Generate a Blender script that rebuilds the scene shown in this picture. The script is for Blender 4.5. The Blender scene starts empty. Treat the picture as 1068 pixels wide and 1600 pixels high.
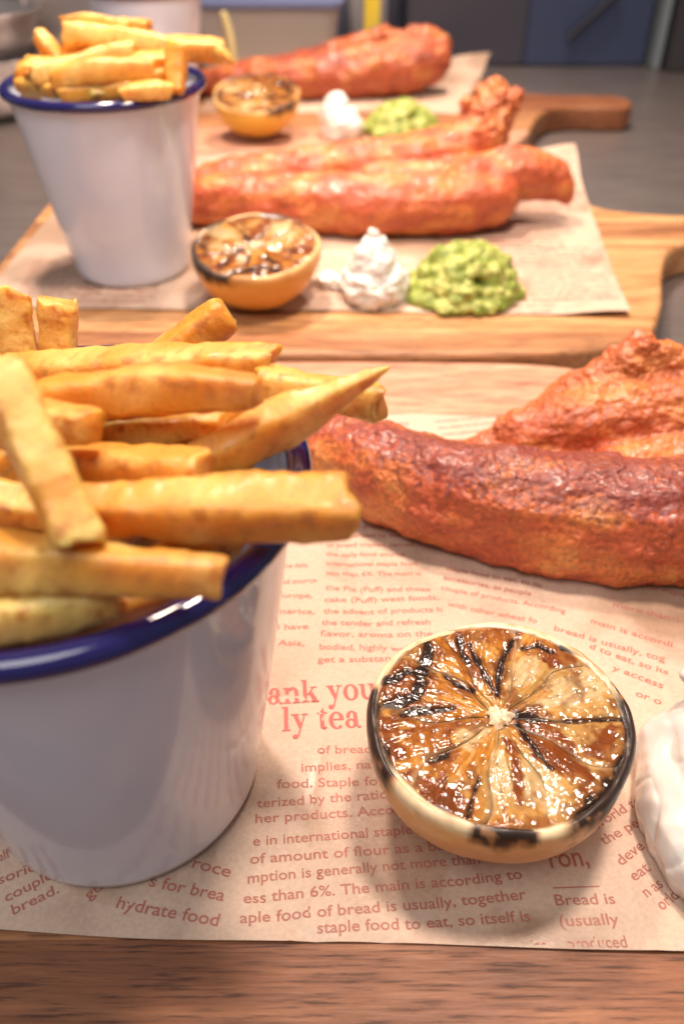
import bpy, bmesh, math, random
import numpy as np
from mathutils import Vector, Matrix

U = 0.01                       # everything below is written in centimetres
S = bpy.context.scene
COL = S.collection
random.seed(7)
R = math.radians

# ------------------------------------------------------------------ camera
cam_d = bpy.data.cameras.new('camera')
cam = bpy.data.objects.new('camera', cam_d); COL.objects.link(cam)
cam.location = (0, 0, 17.7 * U)
cam.rotation_euler = (R(90 - 39), 0, 0)
cam_d.sensor_width = 36; cam_d.lens = 29.25
cam_d.clip_start = 0.005; cam_d.clip_end = 20
cam_d.dof.use_dof = True
cam_d.dof.focus_distance = 0.19
cam_d.dof.aperture_fstop = 11.5
S.camera = cam

# ------------------------------------------------------------------ room light
w = bpy.data.worlds.new('World'); S.world = w; w.use_nodes = True
bg = w.node_tree.nodes['Background']
bg.inputs[0].default_value = (0.72, 0.68, 0.70, 1); bg.inputs[1].default_value = 0.24

def lamp(name, loc, target, size, energy, color, shape='DISK'):
    d = bpy.data.lights.new(name, 'AREA'); d.shape = shape; d.size = size * U
    d.energy = energy; d.color = color
    o = bpy.data.objects.new(name, d); COL.objects.link(o)
    o.location = Vector(loc) * U
    o.rotation_euler = (Vector(target) - Vector(loc)).to_track_quat('-Z', 'Y').to_euler()
    return o
l1 = lamp('heat_lamp', (11, 24, 66), (2, 17, 0), 9, 5.0, (1.0, 0.80, 0.66))
l2 = lamp('heat_lamp', (-14, 50, 68), (-1, 46, 0), 8, 2.1, (1.0, 0.78, 0.63))
l3 = lamp('heat_lamp', (10, 82, 66), (1, 77, 0), 8, 1.9, (1.0, 0.78, 0.63))
l2.data.spread = R(95); l3.data.spread = R(90)     # shaded lamps
lamp('front_fill', (-20, -18, 85), (0, 26, 0), 50, 4.0, (1.0, 0.96, 0.94))  # unseen fill added above and behind the camera to brighten the front sides

S.view_settings.view_transform = 'Standard'
S.view_settings.look = 'None'
S.view_settings.exposure = -0.06
S.view_settings.gamma = 1.0

# ------------------------------------------------------------------ helpers
def perm(seed):
    r = np.random.RandomState(seed); p = r.permutation(256)
    g = r.normal(size=(256, 3)); g /= np.linalg.norm(g, axis=1)[:, None]
    return np.concatenate([p, p, p]), g
PERM = perm(3)
def perlin(P, scale=1.0, off=0.0):
    """gradient noise about -1..1 of an (n,3) array"""
    p, g = PERM
    Q = np.asarray(P, float) * scale + off * 17.31 + 100.0
    I = np.floor(Q).astype(int); F = Q - I
    W = F * F * F * (F * (F * 6 - 15) + 10)
    out = np.zeros(len(Q))
    for dx in (0, 1):
        for dy in (0, 1):
            for dz in (0, 1):
                h = p[p[p[(I[:, 0] + dx) & 255] + ((I[:, 1] + dy) & 255)] + ((I[:, 2] + dz) & 255)]
                d = (g[h] * (F - [dx, dy, dz])).sum(1)
                wx = W[:, 0] if dx else 1 - W[:, 0]
                wy = W[:, 1] if dy else 1 - W[:, 1]
                wz = W[:, 2] if dz else 1 - W[:, 2]
                out += d * wx * wy * wz
    return out * 1.7
def fbm(P, scale, octaves=4, off=0.0, gain=0.5):
    o = np.zeros(len(P)); a = 1.0
    for k in range(octaves):
        o += a * perlin(P, scale * 2 ** k, off + k); a *= gain
    return o
def sstep(a, b, x):
    t = np.clip((x - a) / (b - a), 0, 1); return t * t * (3 - 2 * t)
def mix(a, b, t):
    return np.asarray(a)[None, :] * (1 - t[:, None]) + np.asarray(b)[None, :] * t[:, None] if np.ndim(a) == 1 else a * (1 - t[:, None]) + np.asarray(b)[None, :] * t[:, None]

def link(name, me, m=None, parent=None, smooth=True):
    o = bpy.data.objects.new(name, me); COL.objects.link(o)
    if m is not None and not me.materials: me.materials.append(m)
    if smooth and len(me.polygons): me.polygons.foreach_set('use_smooth', np.ones(len(me.polygons), bool))
    if parent is not None: o.parent = parent
    return o
def mesh(name, V, F, m=None, parent=None, col=None, smooth=True):
    """V in centimetres"""
    me = bpy.data.meshes.new(name)
    me.from_pydata((np.asarray(V, float) * U).tolist(), [], F if isinstance(F, list) else F.tolist())
    if col is not None: paint(me, col)
    return link(name, me, m, parent, smooth)
def paint(me, col):
    a = me.color_attributes.new('Col', 'FLOAT_COLOR', 'POINT')
    c = np.ones((len(me.vertices), 4)); c[:, :3] = np.clip(col, 0.002, 1)
    a.data.foreach_set('color', c.ravel())
def empty(name, loc=(0, 0, 0), rot=(0, 0, 0)):
    o = bpy.data.objects.new(name, None); COL.objects.link(o)
    o.location = Vector(loc) * U; o.rotation_euler = rot; o.empty_display_size = 0.01
    return o
def tag(o, label, cat, group=None):
    o['label'] = label; o['category'] = cat
    if group: o['group'] = group
    return o
def grid_faces(nu, nv, wrap=False):
    """nu rows of nv points"""
    i = np.arange(nu - 1)[:, None]; j = np.arange(nv if wrap else nv - 1)[None, :]
    a = i * nv + j; b = i * nv + (j + 1) % nv
    return np.stack([a, b, b + nv, a + nv], -1).reshape(-1, 4)
def normals(me):
    n = np.empty(len(me.vertices) * 3); me.vertices.foreach_get('normal', n); return n.reshape(-1, 3)
def coords(me):
    n = np.empty(len(me.vertices) * 3); me.vertices.foreach_get('co', n); return n.reshape(-1, 3)
def setco(me, V):
    me.vertices.foreach_set('co', np.asarray(V, float).ravel()); me.update()

def balls_mesh(balls, voxel, smooth=6):
    """fused surface of many balls (x,y,z,r[,sx,sy,sz]) in cm, returned as a mesh still in cm"""
    bm = bmesh.new()
    for b in balls:
        x, y, z, r = b[:4]; s = b[4:7] if len(b) > 4 else (1, 1, 1)
        bmesh.ops.create_icosphere(bm, subdivisions=2, radius=r,
            matrix=Matrix.Translation((x, y, z)) @ Matrix.Diagonal((*s, 1)))
    me = bpy.data.meshes.new('tmp'); bm.to_mesh(me); bm.free()
    o = bpy.data.objects.new('tmp', me); COL.objects.link(o)
    md = o.modifiers.new('r', 'REMESH'); md.mode = 'VOXEL'; md.voxel_size = voxel
    dg = bpy.context.evaluated_depsgraph_get()
    out = bpy.data.meshes.new_from_object(o.evaluated_get(dg))
    bpy.data.objects.remove(o); bpy.data.meshes.remove(me)
    V = coords(out)
    e = np.empty(len(out.edges) * 2, int); out.edges.foreach_get('vertices', e); e = e.reshape(-1, 2)
    n = len(V); cnt = np.bincount(e.ravel(), minlength=n).astype(float)[:, None]
    for _ in range(smooth):
        A = np.stack([np.bincount(e[:, 0], V[e[:, 1], k], n) + np.bincount(e[:, 1], V[e[:, 0], k], n) for k in range(3)], 1)
        V = V * 0.4 + 0.6 * A / cnt
    setco(out, V)
    return out
def chain(pts, step=0.35):
    """balls along a path of (x,y,z,r)"""
    P = np.array(pts, float); out = []
    for k in range(len(P) - 1):
        L = np.linalg.norm(P[k + 1, :3] - P[k, :3]); n = max(2, int(L / step))
        a = P[max(k - 1, 0)]; b = P[k]; c = P[k + 1]; d = P[min(k + 2, len(P) - 1)]
        for i in range(n):
            t = i / n
            q = 0.5 * ((2 * b) + (-a + c) * t + (2 * a - 5 * b + 4 * c - d) * t * t + (-a + 3 * b - 3 * c + d) * t ** 3)
            out.append(tuple(q))
    out.append(tuple(P[-1])); return out
def catmull(P, n=8, closed=True):
    P = np.array(P, float); N = len(P); out = []
    for k in range(N):
        a, b, c, d = P[(k - 1) % N], P[k], P[(k + 1) % N], P[(k + 2) % N]
        for i in range(n):
            t = i / n
            out.append(0.5 * ((2 * b) + (-a + c) * t + (2 * a - 5 * b + 4 * c - d) * t * t + (-a + 3 * b - 3 * c + d) * t ** 3))
    return np.array(out)
def lathe(prof, n=96):
    P = np.array(prof, float); a = np.linspace(0, 2 * np.pi, n, endpoint=False)
    V = np.stack([P[:, None, 0] * np.cos(a), P[:, None, 0] * np.sin(a), P[:, None, 1] + 0 * a], -1).reshape(-1, 3)
    return V, grid_faces(len(P), n, True)

# ------------------------------------------------------------------ materials
class NT:
    def __init__(s, name):
        s.m = bpy.data.materials.new(name); s.m.use_nodes = True
        s.t = s.m.node_tree; s.b = s.t.nodes['Principled BSDF']
    def n(s, kind, **kw):
        x = s.t.nodes.new('ShaderNode' + kind)
        for k, v in kw.items():
            if hasattr(x, k): setattr(x, k, v)
        return x
    def l(s, a, b): s.t.links.new(a, b)
    def setp(s, **kw):
        for k, v in kw.items(): s.b.inputs[k.replace('_', ' ')].default_value = v
    def coord(s, scale=(1, 1, 1), kind='Object'):
        c = s.n('TexCoord'); mp = s.n('Mapping'); mp.inputs['Scale'].default_value = scale
        s.l(c.outputs[kind], mp.inputs['Vector']); return mp.outputs[0]
    def noise(s, vec, scale, detail=4, rough=0.5, dist=0.0):
        x = s.n('TexNoise'); x.inputs['Scale'].default_value = scale; x.inputs['Detail'].default_value = detail
        x.inputs['Roughness'].default_value = rough; x.inputs['Distortion'].default_value = dist
        s.l(vec, x.inputs['Vector']); return x.outputs['Fac']
    def ramp(s, fac, stops):
        x = s.n('ValToRGB'); e = x.color_ramp.elements
        while len(e) < len(stops): e.new(0.5)
        for k, (p, c) in enumerate(stops):
            e[k].position = p; e[k].color = (*c, 1) if len(c) == 3 else c
        s.l(fac, x.inputs[0]); return x.outputs[0]
    def mixc(s, a, b, fac, mode='MIX'):
        x = s.n('Mix', data_type='RGBA', blend_type=mode)
        for sock, v in ((x.inputs[6], a), (x.inputs[7], b), (x.inputs[0], fac)):
            if hasattr(v, 'links') or hasattr(v, 'is_linked'): s.l(v, sock)
            else: sock.default_value = (*v, 1) if isinstance(v, tuple) else v
        return x.outputs[2]
    def bump(s, h, strength, dist=0.001, normal=None):
        x = s.n('Bump'); x.inputs['Strength'].default_value = strength; x.inputs['Distance'].default_value = dist
        s.l(h, x.inputs['Height'])
        if normal is not None: s.l(normal, x.inputs['Normal'])
        s.l(x.outputs[0], s.b.inputs['Normal']); return x.outputs[0]
    def vcol(s):
        x = s.n('VertexColor'); x.layer_name = 'Col'; return x.outputs[0]

def simple(name, c, rough=0.5, metal=0.0, **kw):
    t = NT(name); t.setp(Base_Color=(*c, 1), Roughness=rough, Metallic=metal, **kw); return t.m

# fried chip
t = NT('fried_potato'); v = t.coord()
nz = t.noise(v, 1100, 5, 0.7)
c = t.mixc(t.vcol(), t.ramp(nz, [(0.3, (0.80, 0.70, 0.58)), (0.55, (1.0, 1.0, 1.0)), (0.7, (1.10, 1.12, 1.25))]), 0.6, 'MULTIPLY')
t.l(c, t.b.inputs['Base Color']); t.setp(Roughness=0.34, Subsurface_Weight=0.6, Subsurface_Scale=0.009, Coat_Weight=0.25, Coat_Roughness=0.25)
t.b.inputs['Subsurface Radius'].default_value = (1, 0.55, 0.15)
t.bump(nz, 0.6, 0.0005); M_fry = t.m
# batter
t = NT('fried_batter'); v = t.coord()
nz = t.noise(v, 620, 6, 0.62)
vo = t.n('TexVoronoi', feature='SMOOTH_F1'); vo.inputs['Scale'].default_value = 620; t.l(v, vo.inputs['Vector'])
c = t.mixc(t.vcol(), t.ramp(nz, [(0.3, (0.60, 0.50, 0.47)), (0.5, (0.97, 0.93, 0.9)), (0.72, (1.4, 1.35, 1.2))]), 0.85, 'MULTIPLY')
t.l(c, t.b.inputs['Base Color'])
t.l(t.ramp(nz, [(0.3, (0.28,) * 3), (0.7, (0.58,) * 3)]), t.b.inputs['Roughness'])
t.setp(Subsurface_Weight=0.12, Subsurface_Scale=0.003, Coat_Weight=0.12, Coat_Roughness=0.16)
t.b.inputs['Subsurface Radius'].default_value = (1, 0.35, 0.12)
msk = t.ramp(t.noise(v, 75, 3, 0.6), [(0.40, (0.12,) * 3), (0.60, (0.95,) * 3)])
n1 = t.bump(nz, 0.65, 0.0008); n2 = t.bump(vo.outputs[0], 0.35, 0.0007, n1)
for x in t.t.nodes:
    if x.bl_idname == 'ShaderNodeBump': t.l(msk, x.inputs['Strength'])
M_fish = t.m
# enamel
t = NT('white_enamel'); v = t.coord()
nz = t.noise(v, 25, 2)
t.l(t.ramp(nz, [(0.3, (0.68, 0.75, 0.90)), (0.7, (0.73, 0.80, 0.93))]), t.b.inputs['Base Color'])
t.setp(Roughness=0.14, Coat_Weight=0.4, Coat_Roughness=0.05)
t.bump(t.noise(v, 45, 2), 0.06, 0.002); M_enamel = t.m
t = NT('blue_enamel'); v = t.coord(); t.setp(Base_Color=(0.013, 0.011, 0.095, 1), Roughness=0.12, Coat_Weight=0.6)
t.bump(t.noise(v, 60, 2), 0.1, 0.002); M_blue = t.m
# paper
t = NT('greaseproof_paper'); v = t.coord()
a = t.noise(v, 900, 5, 0.7); b2 = t.noise(v, 22, 5, 0.6, 0.5)
c = t.mixc(t.ramp(a, [(0.3, (0.52, 0.38, 0.285)), (0.7, (0.65, 0.49, 0.38))]), t.ramp(b2, [(0.34, (0.74, 0.69, 0.66)), (0.46, (0.97, 0.95, 0.94)), (0.7, (1.05, 1.04, 1.02))]), 1.0, 'MULTIPLY')
t.l(c, t.b.inputs['Base Color']); st_ = t.noise(v, 13, 3, 0.45, 0.3)
c = t.mixc(c, t.ramp(st_, [(0.52, (1, 1, 1)), (0.56, (0.84, 0.79, 0.74)), (0.64, (0.78, 0.72, 0.66))]), 1.0, 'MULTIPLY')
t.l(c, t.b.inputs['Base Color']); t.l(t.ramp(st_, [(0.52, (0.55,) * 3), (0.57, (0.3,) * 3)]), t.b.inputs['Roughness'])
t.bump(t.noise(v, 260, 6, 0.7), 0.25, 0.0005); M_paper = t.m
M_ink = simple('red_brown_ink', (0.40, 0.14, 0.10), 0.55)
M_ink2 = simple('red_headline_ink', (0.44, 0.10, 0.08), 0.55)
# wood
def wood(name, lo, mid, hi):
    t = NT(name)
    at = t.n('Attribute'); at.attribute_type = 'OBJECT'; at.attribute_name = 'tone'
    tc = t.n('TexCoord'); off = t.n('CombineXYZ'); t.l(at.outputs['Fac'], off.inputs[1]); t.l(at.outputs['Fac'], off.inputs[2])
    ad = t.n('VectorMath', operation='ADD'); t.l(tc.outputs['Object'], ad.inputs[0]); t.l(off.outputs[0], ad.inputs[1])
    mp = t.n('Mapping'); mp.inputs['Scale'].default_value = (1, 9, 9); t.l(ad.outputs[0], mp.inputs[0])
    g1 = t.noise(mp.outputs[0], 12, 6, 0.62, 0.6)
    mp2 = t.n('Mapping'); mp2.inputs['Rotation'].default_value = (0, 0, 0.05); mp2.inputs['Scale'].default_value = (1, 17, 17); t.l(ad.outputs[0], mp2.inputs[0])
    g2 = t.noise(mp2.outputs[0], 62, 5, 0.65)
    c = t.ramp(g1, [(0.28, lo), (0.47, mid), (0.66, hi)])
    c = t.mixc(c, t.ramp(g2, [(0.37, (0.22, 0.16, 0.14)), (0.47, (0.85, 0.83, 0.82)), (0.66, (1.15, 1.12, 1.06))]), 0.85, 'MULTIPLY')
    t.l(c, t.b.inputs['Base Color'])
    t.l(t.ramp(g2, [(0.3, (0.62,) * 3), (0.7, (0.42,) * 3)]), t.b.inputs['Roughness'])
    t.bump(g2, 0.35, 0.0004)
    return t.m
W_dark = wood('dark_acacia', (0.105, 0.032, 0.012), (0.22, 0.075, 0.028), (0.33, 0.13, 0.052))
W_mid = wood('mid_acacia', (0.20, 0.075, 0.03), (0.36, 0.155, 0.062), (0.50, 0.25, 0.11))
W_light = wood('pale_acacia', (0.34, 0.15, 0.055), (0.55, 0.27, 0.105), (0.70, 0.42, 0.20))
W_pink = wood('pink_acacia', (0.38, 0.165, 0.10), (0.58, 0.29, 0.18), (0.68, 0.40, 0.27))
# steel
t = NT('brushed_steel'); v = t.coord((1, 14, 14))
nz = t.noise(v, 22, 6, 0.65)
t.l(t.ramp(nz, [(0.3, (0.24, 0.20, 0.19)), (0.7, (0.42, 0.37, 0.35))]), t.b.inputs['Base Color'])
t.setp(Metallic=0.75, Roughness=0.38); t.bump(nz, 0.15, 0.0006); M_steel = t.m
t = NT('dark_blue_steel'); v = t.coord()
nz = t.noise(v, 9, 3, 0.6)
t.l(t.ramp(nz, [(0.3, (0.07, 0.07, 0.10)), (0.7, (0.15, 0.16, 0.24))]), t.b.inputs['Base Color'])
t.setp(Metallic=0.4, Roughness=0.35); M_wall = t.m
# lemon
t = NT('grilled_lemon_flesh'); v = t.coord()
nz = t.noise(v, 700, 4, 0.6); n2 = t.noise(v, 260, 3, 0.5)
t.l(t.mixc(t.vcol(), t.ramp(nz, [(0.3, (0.72, 0.66, 0.6)), (0.7, (1.15, 1.12, 1.1))]), 0.6, 'MULTIPLY'), t.b.inputs['Base Color'])
t.setp(Roughness=0.16, Subsurface_Weight=0.15, Subsurface_Scale=0.002, Coat_Weight=0.5, Coat_Roughness=0.06)
t.b.inputs['Subsurface Radius'].default_value = (1, 0.6, 0.2)
n1 = t.bump(n2, 0.22, 0.0012); t.bump(nz, 0.18, 0.0005, n1); M_flesh = t.m
t = NT('lemon_pith'); v = t.coord()
nz = t.noise(v, 500, 4, 0.6)
t.l(t.mixc(t.vcol(), t.ramp(nz, [(0.3, (0.85,) * 3), (0.7, (1.08,) * 3)]), 0.7, 'MULTIPLY'), t.b.inputs['Base Color'])
t.setp(Roughness=0.38, Coat_Weight=0.3, Coat_Roughness=0.2, Subsurface_Weight=0.1, Subsurface_Scale=0.002)
t.bump(nz, 0.4, 0.0006); M_pith = t.m
t = NT('lemon_zest'); v = t.coord()
vo = t.n('TexVoronoi', feature='SMOOTH_F1'); vo.inputs['Scale'].default_value = 420; t.l(v, vo.inputs['Vector'])
t.l(t.vcol(), t.b.inputs['Base Color']); t.setp(Roughness=0.36, Subsurface_Weight=0.1, Subsurface_Scale=0.002)
t.bump(vo.outputs[0], 0.25, 0.0006); M_zest = t.m
# sauce, peas
t = NT('tartare_sauce'); v = t.coord()
nz = t.noise(v, 330, 3, 0.5)
t.l(t.mixc((0.76, 0.76, 0.71), t.ramp(t.noise(v, 420, 3, 0.6), [(0.61, (1, 1, 1)), (0.66, (0.30, 0.40, 0.20))]), 0.8, 'MULTIPLY'), t.b.inputs['Base Color'])
t.setp(Roughness=0.3, Subsurface_Weight=0.3, Subsurface_Scale=0.003, Coat_Weight=0.3, Coat_Roughness=0.12)
t.bump(nz, 0.3, 0.0009); M_sauce = t.m
t = NT('smooth_mayonnaise'); v = t.coord()
t.setp(Base_Color=(0.70, 0.68, 0.64, 1), Roughness=0.22, Subsurface_Weight=0.3, Subsurface_Scale=0.004, Coat_Weight=0.5, Coat_Roughness=0.08)
t.bump(t.noise(v, 260, 3, 0.5), 0.12, 0.0006); M_mayo = t.m
t = NT('crushed_peas'); v = t.coord()
nz = t.noise(v, 420, 5, 0.6)
t.l(t.mixc(t.vcol(), t.ramp(nz, [(0.3, (0.6, 0.66, 0.5)), (0.7, (1.25, 1.2, 1.1))]), 0.8, 'MULTIPLY'), t.b.inputs['Base Color'])
t.setp(Roughness=0.5, Subsurface_Weight=0.2, Subsurface_Scale=0.002)
t.bump(nz, 0.6, 0.001); M_peas = t.m
t = NT('clear_plastic'); t.setp(Base_Color=(0.60, 0.55, 0.50, 1), Roughness=0.3, Transmission_Weight=0.25, IOR=1.1, Alpha=0.55); M_clear = t.m
M_bluelid = simple('blue_plastic', (0.03, 0.07, 0.42), 0.35)
M_yellow = simple('yellow_plastic', (0.78, 0.58, 0.05), 0.4)
M_yellow2 = simple('pale_yellow_mayonnaise', (0.72, 0.62, 0.30), 0.5)
M_pink = simple('pink_sauce', (0.62, 0.20, 0.18), 0.5)
M_brown = simple('brown_cardboard', (0.30, 0.20, 0.17), 0.7)
# ------------------------------------------------------------------ setting
V = [(-120, -30, -2.02), (120, -30, -2.02), (120, 112, -2.02), (-120, 112, -2.02),
     (-120, -30, -6), (120, -30, -6), (120, 112, -6), (-120, 112, -6)]
BOXF = [(0, 1, 2, 3), (7, 6, 5, 4), (0, 4, 5, 1), (1, 5, 6, 2), (2, 6, 7, 3), (3, 7, 4, 0)]
o = mesh('steel_counter', V, BOXF, M_steel, smooth=False); o['kind'] = 'structure'
def box(x0, x1, y0, y1, z0, z1):
    return [(x0, y0, z1), (x1, y0, z1), (x1, y1, z1), (x0, y1, z1), (x0, y0, z0), (x1, y0, z0), (x1, y1, z0), (x0, y1, z0)]
def boxes(name, bs, m, parent=None, bevel=0.0):
    bm = bmesh.new()
    for b in bs:
        vs = [bm.verts.new(Vector(p) * U) for p in box(*b)]
        for f in BOXF: bm.faces.new([vs[i] for i in f])
    if bevel: bmesh.ops.bevel(bm, geom=bm.edges[:], offset=bevel * U, segments=2, affect='EDGES')
    me = bpy.data.meshes.new(name); bm.to_mesh(me); bm.free()
    return link(name, me, m, parent, smooth=False)
o = boxes('back_wall', [(-120, 120, 112.2, 114, -6, 60)], M_wall); o['kind'] = 'structure'

# ------------------------------------------------------------------ serving boards
OUT = catmull([(-18.2, -12.5), (-18.4, -6), (-18.4, 6), (-18.2, 12.5), (-17.0, 14.7), (-9, 15.2), (4, 15.2), (10, 14.6), (12.8, 12),
               (14.3, 8), (15.3, 4.2), (17.6, 2.7), (20.5, 2.2), (24, 2.3), (25.6, 1.6), (26.1, 0), (25.6, -1.6), (24, -2.1),
               (20.4, -2.0), (18.2, -3.4), (16.8, -6.6), (15.6, -10.4), (14.0, -13.4), (10.5, -15.0), (4, -15.3), (-9, -15.2), (-17.0, -14.7)], 5)
def board(loc, rz, cuts, mats, tones, label):
    t = empty('serving_board', (*loc, 0), (0, 0, rz)); tag(t, label, 'serving board', 'wooden serving boards lined up on the counter')
    base = bmesh.new()
    vs = [base.verts.new((p[0], p[1], 0)) for p in OUT]
    f = base.faces.new(vs); 
    if f.normal.z < 0: f.normal_flip()
    ex = bmesh.ops.extrude_face_region(base, geom=[f])
    nv = [v for v in ex['geom'] if isinstance(v, bmesh.types.BMVert)]
    for v in nv: v.co.z = -2.0
    bmesh.ops.recalc_face_normals(base, faces=base.faces[:])
    rim = [e for e in base.edges if abs(e.verts[0].co.z - e.verts[1].co.z) < 1e-6]
    bmesh.ops.bevel(base, geom=rim, offset=0.32, segments=4, profile=0.5, affect='EDGES')
    ys = [-40] + cuts + [40]
    for k in range(len(ys) - 1):
        bm = base.copy(); g = 0.006
        for y, s in ((ys[k] + g, 1), (ys[k + 1] - g, -1)):
            r = bmesh.ops.bisect_plane(bm, geom=bm.verts[:] + bm.edges[:] + bm.faces[:], plane_co=(0, y, 0), plane_no=(0, -s, 0), clear_outer=True)
            ed = [e for e in r['geom_cut'] if isinstance(e, bmesh.types.BMEdge)]
            if ed: bmesh.ops.holes_fill(bm, edges=ed)
        bmesh.ops.scale(bm, vec=(U, U, U), verts=bm.verts[:])
        me = bpy.data.meshes.new('stave'); bm.to_mesh(me); bm.free()
        o = link('stave', me, mats[k], t, smooth=False); o['tone'] = tones[k]
        for p in me.polygons: p.use_smooth = abs(p.normal.z) < 0.98
    base.free(); return t
board((0, 17.2), 0, [-9.4, -3.5, 3.1, 8.7], [W_dark, W_mid, W_mid, W_mid, W_pink], [0.13, 2.4, 3.7, 1.2, 5.3],
      'wooden serving board under the printed paper, nearest the camera')
board((0, 48.3), 0, [-13.2, -10.6, -1.7, 0.9, 7.5], [W_mid, W_light, W_light, W_mid, W_light, W_pink], [0.7, 4.4, 6.1, 8.8, 2.9, 1.9],
      'wooden serving board with bright orange handle, middle of the three')
board((-1.0, 79.2), R(-1.5), [-9.5, -3.2, 3.0, 9], [W_pink, W_mid, W_dark, W_mid, W_mid], [9.1, 3.3, 5.8, 7.7, 2.2],
      'farthest wooden serving board with dark brown handle')

# ------------------------------------------------------------------ papers and print
def paper_h(x, y, seed, corners, lift):
    P = np.stack([x, y, np.full(len(x), seed * 9.7)], 1)
    h = 0.09 + 0.045 * perlin(P, 0.22) + 0.018 * perlin(P, 0.6, 2)
    h = h - 0.12 * np.exp(-np.abs(perlin(P, 0.16, 5)) / 0.05) * 0.6 + 0.05 * np.exp(-np.abs(perlin(P + 31, 0.3, 6)) / 0.035) * 0.5
    for (cx, cy, rad, amp) in lift:
        d = np.hypot(x - cx, y - cy); h = h + amp * sstep(rad, 0, d)
    return np.maximum(h, 0.02)
def paper(corners, seed, lift, label, nx=260, ny=200):
    c = np.array(corners, float)          # front-left, front-right, back-right, back-left
    u, v = np.meshgrid(np.linspace(0, 1, nx), np.linspace(0, 1, ny))
    u = u.ravel()[:, None]; v = v.ravel()[:, None]
    P = (c[0] * (1 - u) + c[1] * u) * (1 - v) + (c[3] * (1 - u) + c[2] * u) * v
    wob = 0.05 * np.sin(u[:, 0] * 9 + seed) + 0.03 * np.sin(u[:, 0] * 23 + seed)
    P[:, 1] += wob * (1 - v[:, 0])
    z = paper_h(P[:, 0], P[:, 1], seed, corners, lift)
    o = mesh('greaseproof_sheet', np.column_stack([P, z]), grid_faces(ny, nx), M_paper)
    tag(o, label, 'paper', 'printed greaseproof papers on the boards')
    return o
def text_geo(s, size=1.0, bold=0.0):
    cu = bpy.data.curves.new('t', 'FONT'); cu.body = s; cu.size = size; cu.offset = 0.012 + bold; cu.resolution_u = 3
    cu.fill_mode = 'BOTH'
    o = bpy.data.objects.new('t', cu); COL.objects.link(o)
    dg = bpy.context.evaluated_depsgraph_get(); me = bpy.data.meshes.new_from_object(o.evaluated_get(dg))
    V = coords(me); F = [tuple(p.vertices) for p in me.polygons]
    bpy.data.objects.remove(o); bpy.data.curves.remove(cu); bpy.data.meshes.remove(me)
    return V, F
def clip_front(V, F, ymin, x0=-99, x1=99, ymax=99):
    keep = (V[:, 1] > ymin) & (V[:, 0] > x0) & (V[:, 0] < x1) & (V[:, 1] < ymax)
    return [f for f in F if all(keep[i] for i in f)]
P1 = [(-17.3, 8.3), (14.5, 7.25), (13.6, 27.4), (-16.5, 28.6)]
L1 = [(-9.0, 8.4, 3.0, 0.10)]
paper1 = paper(P1, 1, L1, 'sheet of paper with large red brown print under the nearest lemon and cup', 420, 300)
def front_edge(x):
    u = (x + 17.3) / 31.8
    return 8.3 - 1.05 * u + 0.05 * np.sin(u * 9 + 1) + 0.03 * np.sin(u * 23 + 1)
def put_text(items, h, name, m, parent, zoff=0.007, clipper=None):
    AV, AF = [], []; n = 0
    for (V, F, x, y, ang, sx, sy) in items:
        a = R(ang); X = V[:, 0] * sx; Y = V[:, 1] * sy
        W = np.stack([x + X * math.cos(a) - Y * math.sin(a), y + X * math.sin(a) + Y * math.cos(a)], 1)
        if clipper is not None:
            ok = clipper(W); F = [f for f in F if all(ok[i] for i in f)]
        AV.append(W); AF += [tuple(i + n for i in f) for f in F]; n += len(W)
    W = np.concatenate(AV); z = h(W[:, 0], W[:, 1]) + zoff
    return mesh(name, np.column_stack([W, z]), AF, m, parent, smooth=False)
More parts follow.
